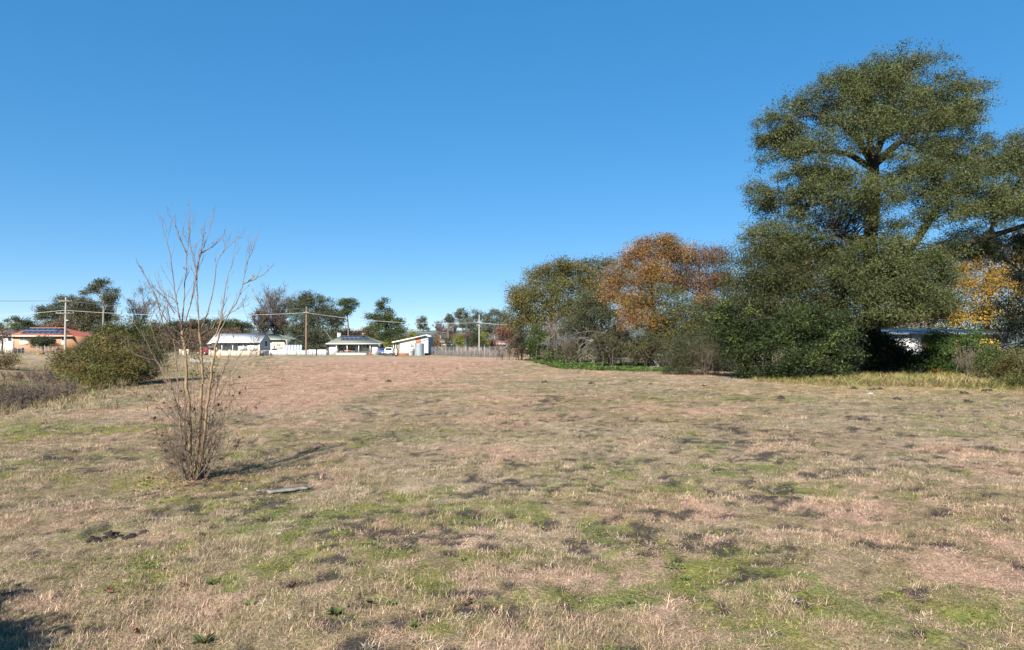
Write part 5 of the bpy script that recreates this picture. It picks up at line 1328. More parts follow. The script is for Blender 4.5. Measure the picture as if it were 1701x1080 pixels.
# white sheet fence with frames
def sheet_fence():
    d = 136.0
    x0, x1 = X(438, d), X(542, d); g = gz((x0 + x1) / 2, d)
    r = thing('white_fence', 'long white sheet fence between the two white houses', 'fence', ((x0 + x1) / 2, d, g))
    n = 14; w = (x1 - x0) / n; h = Z(582, d) - g
    for i in range(n):
        hh = h + (0.12 if i in (3, 4, 10, 11, 12, 13) else 0.0)
        mb = MB(); k = 12; xs = np.linspace(x0 + i * w + .02, x0 + (i + 1) * w - .02, k + 1)
        for j in range(k):
            o = 0.02 * (j % 2)
            mb.box(xs[j], xs[j + 1] - .002, d + o, d + o + .02, g - .05, g + hh)
        mb.build('fence_sheet', 'white', r)
    pm = MB().box(-.04, .04, -.04, .04, 0, h + .1).mesh('post')
    for i in range(n + 1): piece('post', pm, 'galv', r, (x0 + i * w, d + .09, g))
    for a, b in ((476.5, 493), (499.5, 508), (511.5, 519.5)):
        f = MB(); xa, xb = X(a, d), X(b, d); zt = g + h - .05
        f.box(xa, xa + .05, d - .1, d - .05, g + .1, zt).box(xb - .05, xb, d - .1, d - .05, g + .1, zt).box(xa + .05, xb - .05, d - .098, d - .052, zt - .05, zt).box(xa + .05, xb - .05, d - .098, d - .052, g + .1, g + .15).box(xa + .05, xb - .05, d - .09, d - .06, g + .62, g + .66)
        f.build('gate_frame', 'galv', r)
sheet_fence()
def green_house():
    d = 163.0
    x0, x1 = X(446, d), X(472, d); g = gz(x0, d); D = 8.0; ze = Z(563.5, d); zr = Z(555, d + 4)
    r = thing('green_roofed_house', 'cream house with pale green hip roof behind the white roofed one', 'house', ((x0 + x1) / 2, d, g))
    boxp('wall', 'cream', r, x0 - 6, x1, d, d + D, g - .2, ze)
    for a, b in ((459.5, 461.6), (462.6, 465)): window(r, X(a, d), X(b, d), d, Z(575, d), Z(566.5, d), 'glass_curtain', 0)
    A, B, C_, D_ = (x0 - 6.6, d - .6, ze), (x1 + .5, d - .6, ze), (x1 + .5, d + D + .6, ze), (x0 - 6.6, d + D + .6, ze); R1, R2 = (x0 - 3, d + 4, zr), (X(462, d + 4), d + 4, zr)
    ro = MB().slab([A, B, R2, R1], .12).slab([C_, D_, R1, R2], .12).slab([B, C_, R2], .12).slab([D_, A, R1], .12).build('roof', 'roof_green', r)
    MB().box(x0 - 6.6, x1 + .5, d - .7, d - .603, ze - .17, ze - .01).build('gutter', 'offwhite', ro)
    MB().tubes(np.array([[X(473, d), d + 1, ze], [X(473, d), d + 1, ze + 1.0]]), np.array([.05, .05]), 6).build('vent_pipe', 'galv', ro)
green_house()
def plain_house(name, label, px0, px1, eave, ridge, d, wallm, roofm, D=8.0, wins=(), hip=0.35, over=0.5, cat='house'):
    x0, x1 = X(px0, d), X(px1, d); g = gz((x0 + x1) / 2, d); ze, zr = Z(eave, d), Z(ridge, d + D / 2)
    r = thing(name, label, cat, ((x0 + x1) / 2, d, g))
    boxp('wall', wallm, r, x0, x1, d, d + D, g - .3, ze)
    o = over
    A, B, C_, D_ = (x0 - o, d - o, ze), (x1 + o, d - o, ze), (x1 + o, d + D + o, ze), (x0 - o, d + D + o, ze)
    ins = (x1 - x0) * hip
    R1, R2 = (x0 - o + ins, d + D / 2, zr), (x1 + o - ins, d + D / 2, zr)
    ro = MB().slab([A, B, R2, R1], .12).slab([C_, D_, R1, R2], .12).slab([B, C_, R2], .12).slab([D_, A, R1], .12).build('roof', roofm, r)
    MB().box(x0 - o, x1 + o, d - o - .1, d - o - .003, ze - .2, ze - .01).build('gutter', 'offwhite', ro)
    for a, b, t, u, pn, m_ in wins: window(r, X(a, d), X(b, d), d, Z(u, d), Z(t, d), pn, m_)
    return r, ro
# red tiled house at the far left
def red_house():
    d = 135.0
    x0, x1 = X(21, d), X(119.5, d); g = gz((x0 + x1) / 2, d); D = 8.5; ze, zr = Z(557.5, d), Z(545.3, d + D / 2)
    r = thing('red_tiled_house', 'orange brick house with red tiled roof and dark solar panels at far left', 'house', ((x0 + x1) / 2, d, g))
    boxp('wall', 'brick_orange', r, x0, x1, d, d + D, g - .3, ze)
    o = .5
    A, B, C_, D_ = (x0 - o, d - o, ze), (x1 + o, d - o, ze), (x1 + o, d + D + o, ze), (x0 - o, d + D + o, ze)
    R1, R2 = (X(48, d + 4), d + D / 2, zr), (X(106, d + 4), d + D / 2, zr)
    ro = MB().slab([A, B, R2, R1], .14).slab([C_, D_, R1, R2], .14).slab([B, C_, R2], .14).slab([D_, A, R1], .14).build('roof', 'roof_red', r)
    MB().box(x0 - o, x1 + o, d - o - .12, d - o - .003, ze - .22, ze - .01).build('gutter', 'cream', ro)
    MB().tubes(np.array([R1, R2]) + [0, 0, .03], np.array([.12, .12]), 8).build('ridge_cap', 'roof_red', ro)
    window(r, X(32, d), X(47, d), d, Z(566.5, d), Z(559, d), 'glass_curtain', 1)
    boxp('infill_panel', 'cream', r, X(32, d), X(47, d), d - .03, d - .004, Z(573.5, d), Z(566.6, d))
    window(r, X(102, d), X(108, d), d, Z(566.5, d), Z(559, d), 'glass', 0)
    boxp('infill_panel', 'cream', r, X(102, d), X(108, d), d - .03, d - .004, Z(573.5, d), Z(566.6, d))
    window(r, X(62, d), X(76, d), d, Z(567, d), Z(559, d), 'glass_curtain', 1)
    sl = math.atan2(zr - ze, D / 2 + o)
    def on(px, t): return (X(px, d + (D / 2 + o) * t), d - o + (D / 2 + o) * t, ze + (zr - ze) * t + .13)
    solar_panels(r, [on(51.5 + 8.9 * i, .74) for i in range(6)] + [on(44 + 9.0 * i, .36) for i in range(8)], (sl, 0, 0), 1.02, 1.75)
red_house()
plain_house('brown_roofed_house', 'grey brown tiled roof house cut by the left edge', -14, 20, 557, 546.5, 150, 'offwhite', 'roof_brown', wins=((13, 19, 559, 567, 'glass', 0),))
plain_house('white_shed_house', 'small white house with grey brown roof right of the red tiled one', 124, 142, 559.5, 550, 150, 'white', 'roof_brown', wins=((128, 133, 562, 570, 'glass_curtain', 0),), hip=.3)
plain_house('cream_cottage', 'cream cottage half hidden behind the largest gum', 478, 494, 564, 557, 185, 'cream', 'roof_brown', wins=((482, 485, 566, 573, 'glass', 0),))
plain_house('far_roof_house', 'pink roofed house beyond the right end of the wire fence', 815, 842, 571, 563.5, 178, 'roof_brown', mat('roof_pink', (0.36, 0.19, 0.15), .8, .25, 2))
plain_house('far_brown_house', 'low brown roofed house behind the bushes by the thin pole', 722, 752, 568, 562, 205, 'cream', 'roof_brown')
wall_run('blue_fence', 'pale blue metal fence between the green roof and the big gum', 'fence', 472, 500, 574.3, 150, 'colorbond', 'colorbond', 0.08, 7)
wall_run('cream_wall', 'low cream garden wall at the far left beside the red tiled house', 'wall', 6, 20, 568, 133, 'cream', n=2)
wall_run('concrete_headwall', 'grey concrete culvert wall seen through the sapling', 'wall', 319, 352, 597.2, 82, 'concrete', th=.35, n=2)
wall_run('stone_wall', 'short pale stone wall behind the sapling stems', 'wall', 300, 312, 581.5, 128, 'brick_cream', n=2)
crate('smoker_barrel', 'black barbecue with a chimney standing by the cream wall', 452, 459, 579.5, 585, 150, 'black_plastic', 'barbecue')
bq = at(456, 574, 150.4)
tag(MB().tubes(np.array([[bq[0], 150.3, Z(580, 150)], [bq[0], 150.3, bq[2]]]), np.array([.09, .09]), 8).build('flue_pipe', 'black_plastic'), 'thin black flue rising from the black barbecue', 'pipe')
crate('play_tub', 'yellow plastic tub against the wire fence at left', 61, 66, 586.6, 589.5, 119.4, 'yellow_plastic', 'tub')
crate('play_tub', 'reddish brown tub beside the yellow one', 66.5, 71, 585.5, 589, 119.6, 'red_plastic', 'tub')

# road at the left
rd = MB(); xs = np.linspace(-112, -66, 24)
ya, yb = 141.0, 147.0
va = [(x, ya + .03 * (x + 66), gz(x, ya) + .02) for x in xs] + [(x, yb, gz(x, yb) + .02) for x in xs]
rd.add(va, [(i, i + 1, i + 25, i + 24) for i in range(23)])
structure(rd.build('road', 'asphalt'))

# --- chain wire fences
def wire_fence(label, p0, p1, h0, h1, n, strong=()):
    p0 = np.array(p0, float); p1 = np.array(p1, float)
    L = np.linalg.norm(p1 - p0)
    g0 = gz(*p0)
    r = thing('wire_fence', label, 'fence', (p0[0], p0[1], g0))
    pm = MB().lathe((0, 0, -.2), [(.022, 0), (.022, h0 + .25), (0, h0 + .27)], 6).mesh('post'); pm2 = MB().lathe((0, 0, -.2), [(.035, 0), (.035, h0 + .45), (0, h0 + .47)], 8).mesh('post')
    for i in range(n):
        t = i / (n - 1); q = p0 + (p1 - p0) * t
        piece('post', pm2 if i in strong else pm, 'galv', r, (q[0], q[1], gz(*q)))
    K = 40
    pts = np.array([[*(p0 + (p1 - p0) * t), 0] for t in np.linspace(0, 1, K)]); gg = G(pts[:, 0], pts[:, 1])
    for hh in (0.05, h0 * .5, h0):
        P = pts.copy(); P[:, 2] = gg + hh
        MB().tubes(P, np.full(K, .011), 4).build('rail', 'galv', r)
    m = MB(); k = int(L / .13); s = np.linspace(0, L, k); run = h0
    for sg in (1, -1):
        a = s[(s + sg * run > 0) & (s + sg * run < L)]
        A = p0 + (p1 - p0) * (a / L)[:, None]; B = p0 + (p1 - p0) * ((a + sg * run) / L)[:, None]
        P = np.stack([np.column_stack([A, G(A[:, 0], A[:, 1]) + .05]), np.column_stack([B, G(B[:, 0], B[:, 1]) + h0])], 1)
        m.tubes(P, np.full((len(a), 2), .0042), 3)
    m.build('wire_mesh', 'galv', r)
wire_fence('long chain wire fence with pale posts running from the tank to the thicket', (X(703, 152), 152), (X(842, 104), 104), 1.75, 1.75, 21, (2, 7, 10, 16))
wire_fence('chain wire fence with pale posts in front of the red tiled house', (X(10, 121), 121), (X(100, 121), 121), 1.35, 1.35, 15, (8, 10))
wire_fence('low wire farm fence along the far side of the field, before the verandah house', (X(440, 124), 124), (X(655, 124), 124), 0.9, 0.9, 9)

# --- power poles and wires
def pole(label, px, top, d, m, arms=(), r=0.14, lamp=False):
    x = X(px, d); g = gz(x, d); zt = Z(top, d)
    o = thing('power_pole', label, 'pole', (x, d, g), 'power poles')
    MB().tubes(np.array([[x, d, g - .3], [x, d, (g + zt) / 2], [x, d, zt]]), np.array([r, r * .88, r * .75]), 10).build('shaft', m, o, True)
    for py, half, rot in arms:
        z = Z(py, d); h = half / F * d; c, s = math.cos(rot), math.sin(rot)
        mb = MB()
        mb.slab([(x - h * c + .05 * s, d - r - .02 - h * s - .05 * c, z + .05), (x + h * c + .05 * s, d - r - .02 + h * s - .05 * c, z + .05), (x + h * c - .05 * s, d - r - .02 + h * s + .05 * c, z + .05), (x - h * c - .05 * s, d - r - .02 - h * s + .05 * c, z + .05)], .11)
        a = mb.build('crossarm', m, o)
        for t in (-.92, -.45, .45, .92):
            MB().lathe((x + h * t * c, d - r - .02 + h * t * s, z + .05), [(.03, 0), (.06, .05), (.04, .1), (.06, .15), (0, .2)], 8).build('insulator', 'porcelain', a)
    if lamp:
        z = Z(533.5, d)
        br = MB().tubes(np.array([[x + r * .9, d, z], [x + .4, d - .3, z + .1]]), np.array([.03, .03]), 6).build('lamp_arm', 'galv', o)
        MB().box(x + .35, x + .7, d - .42, d - .2, z + .05, z + .18).build('lamp_head', 'white', br)
    return x, d, g
pole('pale grey power pole with two crossarms in front of the red tiled house', 108, 494, 120, 'pole_grey', ((500.5, 10, .15), (520.5, 14, .15)), .2, True)
pole('distant short pole with one crossarm right of the tall gum', 191.5, 507, 190, 'pole_grey', ((508.5, 7, .1),), .16)
pole('brown timber power pole standing before the white sheet fence', 508.5, 509.5, 133, 'pole_brown', ((520, 3.5, .2),), .17)
pole('pale grey power pole behind the wire fence, near the thicket', 796, 522.5, 146, 'pole_grey', ((536, 4, .2),), .17, False)
pole('thin pale pole behind the wire fence, in the middle', 744.3, 535.5, 195, 'pole_brown', (), .17)
pole('far pole with white crossarm left of the thin pale pole', 731.7, 544, 240, 'pole_grey', ((546, 4, .1), (552, 4.5, .1)), .16)
pole('left one of the two far poles above the solar roof', 594.6, 547, 220, 'pole_brown', ((551.5, 7, .1),), .15)
pole('right one of the two far poles above the solar roof', 599.5, 546, 226, 'pole_grey', ((552, 7, .1),), .15)
pole('far pole left of the pine, above the chimney', 574, 541, 230, 'pole_brown', ((547, 5, .1),), .15)
pole('short pale post above the pink roof', 821.5, 558, 172, 'pole_grey', (), .1)
def wire(label, a, b, sag, r=0.025, m='wire', K=28):
    a = np.array(a); b = np.array(b); t = np.linspace(0, 1, K)
    P = a + (b - a) * t[:, None]; P[:, 2] -= sag * 4 * t * (1 - t)
    o = MB().tubes(P, np.full(K, r), 5).build('power_line', m, None, True, origin=(P[:, 0].mean(), P[:, 1].mean(), P[:, 2].min()))
    tag(o, label, 'cable', 'overhead cables')
A1, A2, C1, D1 = at(108, 515.5, 120), at(104, 499.5, 119.7), at(508.5, 519.5, 132.7), at(796, 536, 145.7)
wire('thick pale overhead cable from the grey pole at left to the brown pole', A1, C1, .75, .032)
wire('thick pale overhead cable from the brown pole towards the pole near the thicket', C1, D1, 0.9, .032)
wire('upper thin cable leaving the grey pole beyond the left edge', A2, at(-200, 497, 100), .2, .02, 'wire_dark')
wire('second thin cable leaving the grey pole beyond the left edge', at(112, 499.5, 119.9), at(-200, 495, 104), .2, .02, 'wire_dark')
wire('thin high cable from the grey pole to the brown pole', at(112, 500, 120), at(508.5, 512, 132.8), 1.1, .016, 'wire_dark')
wire('pale cable running from the grey pole towards the far left', A1, at(-150, 526, 150), .5, .035)
wire('thin far cable between the short pole and the far pair of poles', at(191.5, 508, 189.7), at(594.6, 551, 219.7), 1.0, .02, 'wire_dark')
wire('far pale cable between the pair of poles and the far white crossarm pole', at(599.5, 552, 225.7), at(731.7, 551, 239.7), .4, .03)
wire('far pale cable from the white crossarm pole to the right', at(731.7, 552, 239.7), at(800, 553, 230), .4, .03)
wire('cable from the pole near the thicket into the trees', D1, at(900, 537, 140), .4, .035)
wire('service cable slanting from the gum to the solar roofed house', at(538, 546, 150), at(552, 566, 147.5), .05, .018)

# --- sheds on the right
def shed(name, label, px0, px1, eave, ridge, d, wallm, D, wins=(), slope_back=True):
    x0, x1 = X(px0, d), X(px1, d); g = gz((x0 + x1) / 2, d); ze, zr = Z(eave, d), Z(ridge, d + D)
    r = thing(name, label, 'shed', ((x0 + x1) / 2, d, g))
    k = int((x1 - x0) / .1); mb = MB(); xs = np.linspace(x0, x1, k + 1)
    v = [(x, d + .018 * (i % 2), z) for z in (g - .1, ze - .05) for i, x in enumerate(xs)]
    mb.add(v, [(i, i + 1, i + k + 2, i + k + 1) for i in range(k)])
    mb.box(x0, x1, d + .03, d + D, g - .1, ze - .05)
    mb.build('wall', wallm, r)
    m2 = MB(); k = int((x1 - x0 + .6) / .09); xs = np.linspace(x0 - .3, x1 + .3, k + 1)
    top = [(x, yy, z + .02 * (i % 2)) for yy, z in ((d - .35, ze), (d + D + .2, zr)) for i, x in enumerate(xs)]
    m2.add(top, [(i, i + 1, i + k + 2, i + k + 1) for i in range(k)])
    m2.slab([(x0 - .29, d - .34, ze - .012), (x1 + .29, d - .34, ze - .012), (x1 + .29, d + D + .19, zr - .012), (x0 - .29, d + D + .19, zr - .012)], .05)
    m2.build('roof', 'roof_grey', r)
    for a, b, t, u in wins: window(r, X(a, d), X(b, d), d - .004, Z(u, d), Z(t, d), 'glass_curtain', 0)
shed('white_shed', 'small white shed with grey iron roof showing behind the dark shrubs', 1488, 1531, 554, 547, 42.5, 'white', 3.5, ((1508, 1517, 558.5, 568),))
shed('yellow_shed', 'yellow corrugated shed with long grey iron roof at right', 1572, 1662, 554, 547, 42.5, 'yellow_sheet', 5.0)

# ------------------------------------------------------------------ understorey that closes the thicket
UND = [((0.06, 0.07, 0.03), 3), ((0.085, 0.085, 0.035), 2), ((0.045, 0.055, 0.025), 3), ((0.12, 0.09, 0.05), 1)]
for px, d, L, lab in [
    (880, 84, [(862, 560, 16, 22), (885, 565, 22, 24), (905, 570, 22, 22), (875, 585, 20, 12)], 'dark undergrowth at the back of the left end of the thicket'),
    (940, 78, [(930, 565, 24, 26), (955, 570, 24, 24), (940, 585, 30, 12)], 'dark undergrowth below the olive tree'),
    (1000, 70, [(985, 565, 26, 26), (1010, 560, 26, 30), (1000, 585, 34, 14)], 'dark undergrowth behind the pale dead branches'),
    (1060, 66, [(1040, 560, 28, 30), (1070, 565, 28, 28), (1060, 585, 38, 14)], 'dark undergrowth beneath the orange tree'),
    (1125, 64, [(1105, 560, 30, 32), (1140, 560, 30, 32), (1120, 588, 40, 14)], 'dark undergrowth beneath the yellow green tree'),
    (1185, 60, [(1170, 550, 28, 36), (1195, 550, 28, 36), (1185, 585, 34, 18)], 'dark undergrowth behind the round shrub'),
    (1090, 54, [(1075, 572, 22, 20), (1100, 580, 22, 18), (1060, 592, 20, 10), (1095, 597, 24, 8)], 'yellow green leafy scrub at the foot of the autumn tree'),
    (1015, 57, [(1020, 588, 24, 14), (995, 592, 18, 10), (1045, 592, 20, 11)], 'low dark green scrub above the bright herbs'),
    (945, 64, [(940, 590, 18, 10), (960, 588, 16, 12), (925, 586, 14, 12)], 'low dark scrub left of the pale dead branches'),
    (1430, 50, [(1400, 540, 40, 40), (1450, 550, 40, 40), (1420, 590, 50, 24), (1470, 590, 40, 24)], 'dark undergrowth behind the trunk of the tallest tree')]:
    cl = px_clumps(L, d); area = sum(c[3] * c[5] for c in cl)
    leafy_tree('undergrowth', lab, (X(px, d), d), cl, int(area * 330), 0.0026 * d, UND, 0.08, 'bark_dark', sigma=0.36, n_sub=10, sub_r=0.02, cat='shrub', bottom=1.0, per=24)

# ------------------------------------------------------------------ taller growth along the thicket
def tall_growth():
    me = []
    for nm, args in (('tall_grass', (16, 0.22, 0.55, 0.012, 0.5, 0.07, 0.5)), ('tall_grass_bent', (14, 0.2, 0.5, 0.012, 0.9, 0.09, 0.8))):
        q = blade_tuft(nm, *args); q.materials.append(M['grass']); me.append(q)
    n = 9000
    y = 22 + 17 * rng.random(n); x = 9 + 20 * rng.random(n)
    e0 = np.interp(y, [22, 26, 30, 34, 38], [22, 17.5, 12.6, 11.5, 14.5]); e1 = np.interp(y, [22, 26, 30, 34, 38], [23.0, 21.5, 23.0, 26.5, 27])
    k = (x > e0 + 1.2 * (fbm(x * .7, y * .7, 201, 3) - .5) * 2) & (x < e1)
    x, y = x[k], y[k]; n = len(x)
    f = sst(0.0, 4.0, x - np.interp(y, [22, 26, 30, 34, 38], [22, 17.5, 12.6, 11.5, 14.5]) + 1.5 * rng.random(n))
    gy = fbm(x * .6, y * .6, 202, 3)
    c = np.where((rng.random(n) < 0.25 + 0.6 * sst(.35, .65, gy))[:, None], np.array([0.24, 0.235, 0.075]), np.array([0.36, 0.26, 0.13])) * (1 + .22 * rng.normal(size=(n, 1))).clip(.5, 1.6)
    s = (0.22 + 0.55 * f) * (0.6 + .8 * rng.random(n))
    scatter('tall_grass', 'tall yellow green and straw grass along the foot of the trees at right', 'grass', np.stack([x, y, G(x, y)], 1), rng.random(n) * 6.28, rng.normal(size=(n, 2)) * .12, np.stack([1.7 * s, 1.7 * s, s], 1), c, rng.integers(0, 2, n), me)
    # bright green broad leaved ground cover
    me = []
    for nm, args in (('herb', (18, 0.10, 0.22, 0.06, 0.9, 0.10, 0.5)), ('herb_low', (18, 0.07, 0.16, 0.06, 1.2, 0.12, 0.3))):
        q = blade_tuft(nm, *args); q.materials.append(M['grass']); me.append(q)
    n = 26000
    y = 45 + 45 * rng.random(n); x = -2 + 18 * rng.random(n)
    ed = np.interp(y, [45, 48, 52, 60, 70, 80, 90], [9.5, 6.2, 4.6, 3.0, 2.2, 1.6, 3]) + 2.2 * rng.random(n) ** 3; er = np.interp(y, [45, 52, 60, 80, 90], [11.5, 12.5, 12.5, 8, 5])
    k = (x > ed + 1.6 * (fbm(x * .5, y * .5, 203, 3) - .5)) & (x < er)
    x, y = x[k], y[k]; n = len(x)
    c = np.where((rng.random(n) < .75)[:, None], np.array([0.105, 0.165, 0.035]), np.array([0.085, 0.125, 0.035])) * (1 + .2 * rng.normal(size=(n, 1))).clip(.5, 1.5)
    s = 0.5 + .45 * rng.random(n)
    scatter('green_herbs', 'bright green leafy herbs carpeting the edge of the thicket', 'ground cover', np.stack([x, y, G(x, y)], 1), rng.random(n) * 6.28, rng.normal(size=(n, 2)) * .1, np.stack([s * 1.9, s * 1.9, s], 1), c, rng.integers(0, 2, n), me)
    # dry tall grass beyond the wire fence and along the gully
    me = []
    q = blade_tuft('dry_grass', 18, 0.25, 0.6, 0.02, 0.6, 0.12, 0.6); q.materials.append(M['grass']); me.append(q)
    n = 5200
    t = rng.random(n); y = 150 - 42 * t + 2 + 14 * rng.random(n); x = np.interp(y, [104, 152], [-0.8, -19.7]) + 1 + 22 * rng.random(n) * (0.3 + .7 * t)
    c = np.array([0.40, 0.29, 0.20]) * (1 + .18 * rng.normal(size=(n, 1))).clip(.5, 1.5) * np.ones((1, 3))
    xs = [x]; ys = [y]; cs = [c]; ss = [1.2 + 1.2 * rng.random(n)]
    n = 3600
    y = 17 + 45 * rng.random(n) ** 1.3; x = -21.5 - 0.42 * (y - 26) + rng.normal(size=n) * 3.2 + 0.5
    k = fbm(x * .5, y * .5, 205, 3) > .47; x, y = x[k], y[k]; n = len(x)
    c = np.where((rng.random(n) < .35)[:, None], np.array([0.20, 0.19, 0.07]), np.array([0.36, 0.26, 0.15])) * (1 + .2 * rng.normal(size=(n, 1))).clip(.5, 1.5)
    xs.append(x); ys.append(y); cs.append(c); ss.append(.35 + .5 * rng.random(n))
    x = np.concatenate(xs); y = np.concatenate(ys); c = np.vstack(cs); s = np.concatenate(ss); n = len(x)
    scatter('dry_tall_grass', 'dry buff grass behind the wire fence and in the gully', 'grass', np.stack([x, y, G(x, y)], 1), rng.random(n) * 6.28, rng.normal(size=(n, 2)) * .12, np.stack([s, s, s], 1), c, np.zeros(n), me)
tall_growth()

# ------------------------------------------------------------------ small things lying in the field
def ground_at(px, py):
    """where the view through a picture point meets the ground"""
    d = EYE * F / (py - HOR)
    for _ in range(6):
        x = X(px, d); d = (EYE - gz(x, d)) * F / (py - HOR)
    return X(px, d), d

def plank():
    xa, ya = ground_at(447, 818); xb, yb = ground_at(513, 808)
    c = np.array([(xa + xb) / 2, (ya + yb) / 2]); L = math.hypot(xb - xa, yb - ya); a = math.atan2(yb - ya, xb - xa)
    z = max(gz(xa, ya), gz(xb, yb), gz(*c)) - .008
    mb = MB(); nx = 14
    t = np.linspace(-L / 2, L / 2, nx)
    w = 0.075 + .006 * rng.normal(size=nx); h = .02 + .002 * rng.normal(size=nx)
    V = []
    for i in range(nx):
        for (sy, sz) in ((-1, 0), (1, 0), (1, 1), (-1, 1)):
            V.append((t[i], sy * w[i] + .003 * rng.normal(), sz * h[i]))
    V = np.array(V); R = np.array([[math.cos(a), -math.sin(a), 0], [math.sin(a), math.cos(a), 0], [0, 0, 1]])
    V = V @ R.T + [c[0], c[1], z]
    f = [(i * 4 + j, i * 4 + (j + 1) % 4, (i + 1) * 4 + (j + 1) % 4, (i + 1) * 4 + j) for i in range(nx - 1) for j in range(4)] + [(3, 2, 1, 0), (nx * 4 - 4, nx * 4 - 3, nx * 4 - 2, nx * 4 - 1)]
    mb.add(V, f)
    tag(mb.build('plank', 'timber_grey', origin=(c[0], c[1], z)), 'weathered grey timber plank lying in the grass right of the sapling', 'plank')
plank()

def lump(r, S=9, Rn=6, rough=.28, flat=.6):
    u = np.linspace(0.05, math.pi * .62, Rn); a = np.linspace(0, 2 * math.pi, S, endpoint=False)
    V = []
    for t in u:
        for p in a:
            k = r * (1 + rough * rng.normal())
            V.append((k * math.sin(t) * math.cos(p), k * math.sin(t) * math.sin(p), flat * k * math.cos(t)))
    f = [(i * S + j, (i + 1) * S + j, (i + 1) * S + (j + 1) % S, i * S + (j + 1) % S) for i in range(Rn - 1) for j in range(S)]
    m = MB().add(V, f)
    m.add([V[j] for j in range(S)], [tuple(range(S))])
    return m
lumps = []
for i in range(5):
    me = lump(1.0).mesh('dirt_clod', smooth=True); me.materials.append(M['soil']); lumps.append(me)
def clod(px, py, r, label, group=None):
    x, y = ground_at(px, py)
    o = bpy.data.objects.new('dirt_clod', lumps[rng.integers(5)]); COL.objects.link(o)
    o.location = (x, y, gz(x, y) - r * .1); o.scale = (r, r * (.7 + .5 * rng.random()), r * (.7 + .5 * rng.random())); o.rotation_euler = (0, 0, rng.random() * 6)
    tag(o, label, 'clod', group)
for i, (px, py) in enumerate([(152, 897), (160, 893), (168, 896), (180, 889), (188, 886), (194, 890), (203, 888), (213, 891), (222, 889), (240, 884), (246, 881), (197, 884)]):
    clod(px, py, .022 + .028 * rng.random(), 'dark crumbly dirt clod in the heap below and left of the sapling', 'dirt clods in the heap')
ORD = ['first', 'second', 'third', 'fourth', 'fifth', 'sixth', 'seventh', 'eighth', 'ninth', 'tenth', 'eleventh', 'twelfth', 'thirteenth', 'fourteenth', 'fifteenth', 'sixteenth', 'seventeenth', 'eighteenth']
MX = [607, 645, 700, 760, 905, 982, 1037, 1046, 1080, 1168, 1296, 1417, 1449, 1460, 1489, 1600, 1607, 1638]
for i, (px, py) in enumerate([(982, 638), (1037, 637), (1046, 635), (1080, 638), (1168, 641), (1296, 663), (1417, 646), (1449, 648), (1460, 647), (1489, 664), (1607, 668), (1600, 655), (1638, 650), (905, 636), (760, 612), (700, 622), (645, 634), (607, 633)]):
    clod(px, py, .09 + .08 * rng.random(), 'dark mound of turned soil out in the mown field, ' + ORD[MX.index(px)] + ' from the left', 'dark soil mounds dotted over the field')

# weeds
def weed(px, py, size, kind, label, group):
    x, y = ground_at(px, py); z = gz(x, y)
    n = {'broad': 22, 'thistle': 30, 'clover': 90}[kind]
    mb = MB()
    a = rng.random(n) * 6.28
    el = .15 + .6 * rng.random(n)
    D = np.stack([np.cos(a) * np.cos(el), np.sin(a) * np.cos(el), np.sin(el)], 1)
    P = np.tile([x, y, z], (n, 1)) + (D * [1, 1, .2]) * size * .08
    if kind == 'clover': P = P + np.stack([rng.normal(size=n) * size * .5, rng.normal(size=n) * size * .5, .01 + .02 * rng.random(n)], 1)
    L = size * (.6 + .6 * rng.random(n)) * (.22 if kind == 'clover' else 1)
    pal = [((0.11, 0.155, 0.045), 3), ((0.15, 0.18, 0.06), 2)] if kind != 'thistle' else [((0.10, 0.14, 0.055), 3), ((0.14, 0.11, 0.05), 1), ((0.08, 0.12, 0.03), 2)]
    leaf_quads(mb, P, D, L, L * {'broad': .42, 'thistle': .28, 'clover': .9}[kind], pick(pal, n) * (1 + .15 * rng.normal(size=(n, 1))).clip(.6, 1.4), .15)
    tag(mb.build('weed', 'leaf', origin=(x, y, z)), label, 'weed', group)
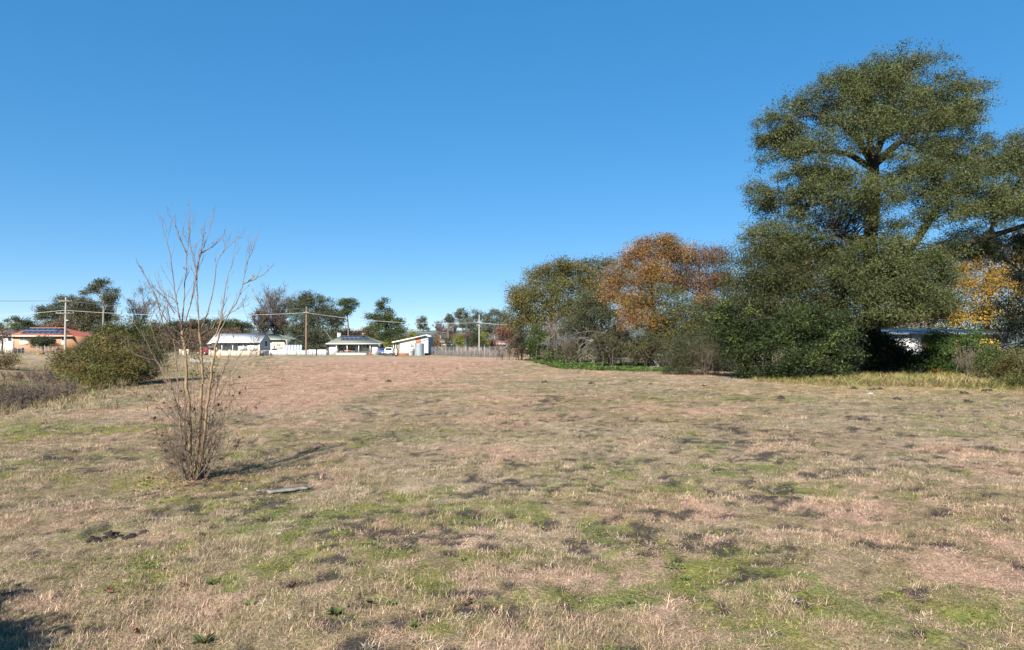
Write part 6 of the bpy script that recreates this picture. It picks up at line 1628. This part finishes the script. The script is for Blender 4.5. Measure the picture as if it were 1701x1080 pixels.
for px, py, sz, kd, lab in [(345, 1060, .13, 'thistle', 'spiky green thistle at the bottom edge, left of centre'), (560, 1015, .13, 'thistle', 'thistle rosette with brown leaf tips near the bottom, left of centre'), (420, 1000, .10, 'broad', 'leafy green weed in the near grass left of the thistle with brown tips'),
                            (360, 965, .12, 'thistle', 'weed with rusty dead leaves in the near grass at left'), (650, 1000, .10, 'broad', 'flat green weed right of the brown tipped thistle'), (738, 917, .07, 'clover', 'small bright green clover patch in the near middle'),
                            (600, 803, .09, 'clover', 'green weed tuft right of the grey plank'), (735, 727, .14, 'clover', 'green weed tuft in the middle of the field'), (1115, 940, .16, 'clover', 'green clover patch right of the centre foreground'), (1135, 960, .10, 'broad', 'bluish green weed just below the clover patch'),
                            (1045, 997, .09, 'broad', 'small green weed at the bottom, right of centre'), (1573, 975, .09, 'clover', 'bright green clover patch at the lower right'), (690, 1035, .09, 'broad', 'leafy weed near the bottom edge left of centre'), (250, 940, .12, 'clover', 'grey green clover mat at the lower left'),
                            (1010, 735, .14, 'clover', 'flat green weed in the middle distance right of centre'), (270, 1060, .08, 'thistle', 'small thistle at the bottom left')]:
    weed(px, py, sz * .5, kd, lab, 'weeds in the near grass')
# curled dead leaves and sticks
def dead_leaf(px, py, L, col, label):
    x, y = ground_at(px, py); z = gz(x, y) + .02
    mb = MB()
    n = 5
    D = nrm(rng.normal(size=(n, 3)) * [1, 1, .3] + [0, 0, .25])
    leaf_quads(mb, np.tile([x, y, z], (n, 1)) + rng.normal(size=(n, 3)) * .008, D, np.full(n, L), np.full(n, L * .5), np.tile(col, (n, 1)), .35)
    tag(mb.build('dead_leaf', 'dry_leaf', origin=(x, y, z)), label, 'leaf', 'dead leaves lying in the near grass')
for px, py, lab in [(490, 975, 'dark curled dead leaf standing in the near grass left of centre'), (185, 982, 'large dark red dead leaf at the lower left'), (310, 971, 'small dark red dead leaf right of the large one'), (618, 998, 'brown curled leaf between the two near weeds'), (777, 1000, 'brown dead leaf near the bottom centre'),
                    (1548, 905, 'upright dark dead leaf at the right'), (230, 1046, 'pinkish red dead leaf at the bottom left'), (372, 915, 'dark twig like leaf left of the moss'), (300, 917, 'small dark leaf in the grass left of the moss'), (770, 930, 'tiny dark leaf in the near middle'), (445, 858, 'tiny dark leaf below the plank')]:
    dead_leaf(px, py, .026 + .02 * rng.random(), (0.10, 0.055, 0.04) if 'red' not in lab else (0.2, 0.07, 0.06), lab)
def stone(px, py, r, label):
    x, y = ground_at(px, py)
    m = lump(r, 8, 5, .12, .5); m.v = [v + [x, y, gz(x, y) - r * .1] for v in m.v]
    tag(m.build('stone', 'concrete', None, True, origin=(x, y, gz(x, y))), label, 'stone', 'pale stones in the grass')
for px, py, r, lab in [(468, 883, .022, 'pale stone in the moss below the plank'), (1445, 655, .12, 'pale stony lump near the straw coloured grass'), (412, 810, .025, 'small pale stone left of the plank')]:
    stone(px, py, r, lab)

for o in bpy.data.objects:
    if '_o' in o: del o['_o']
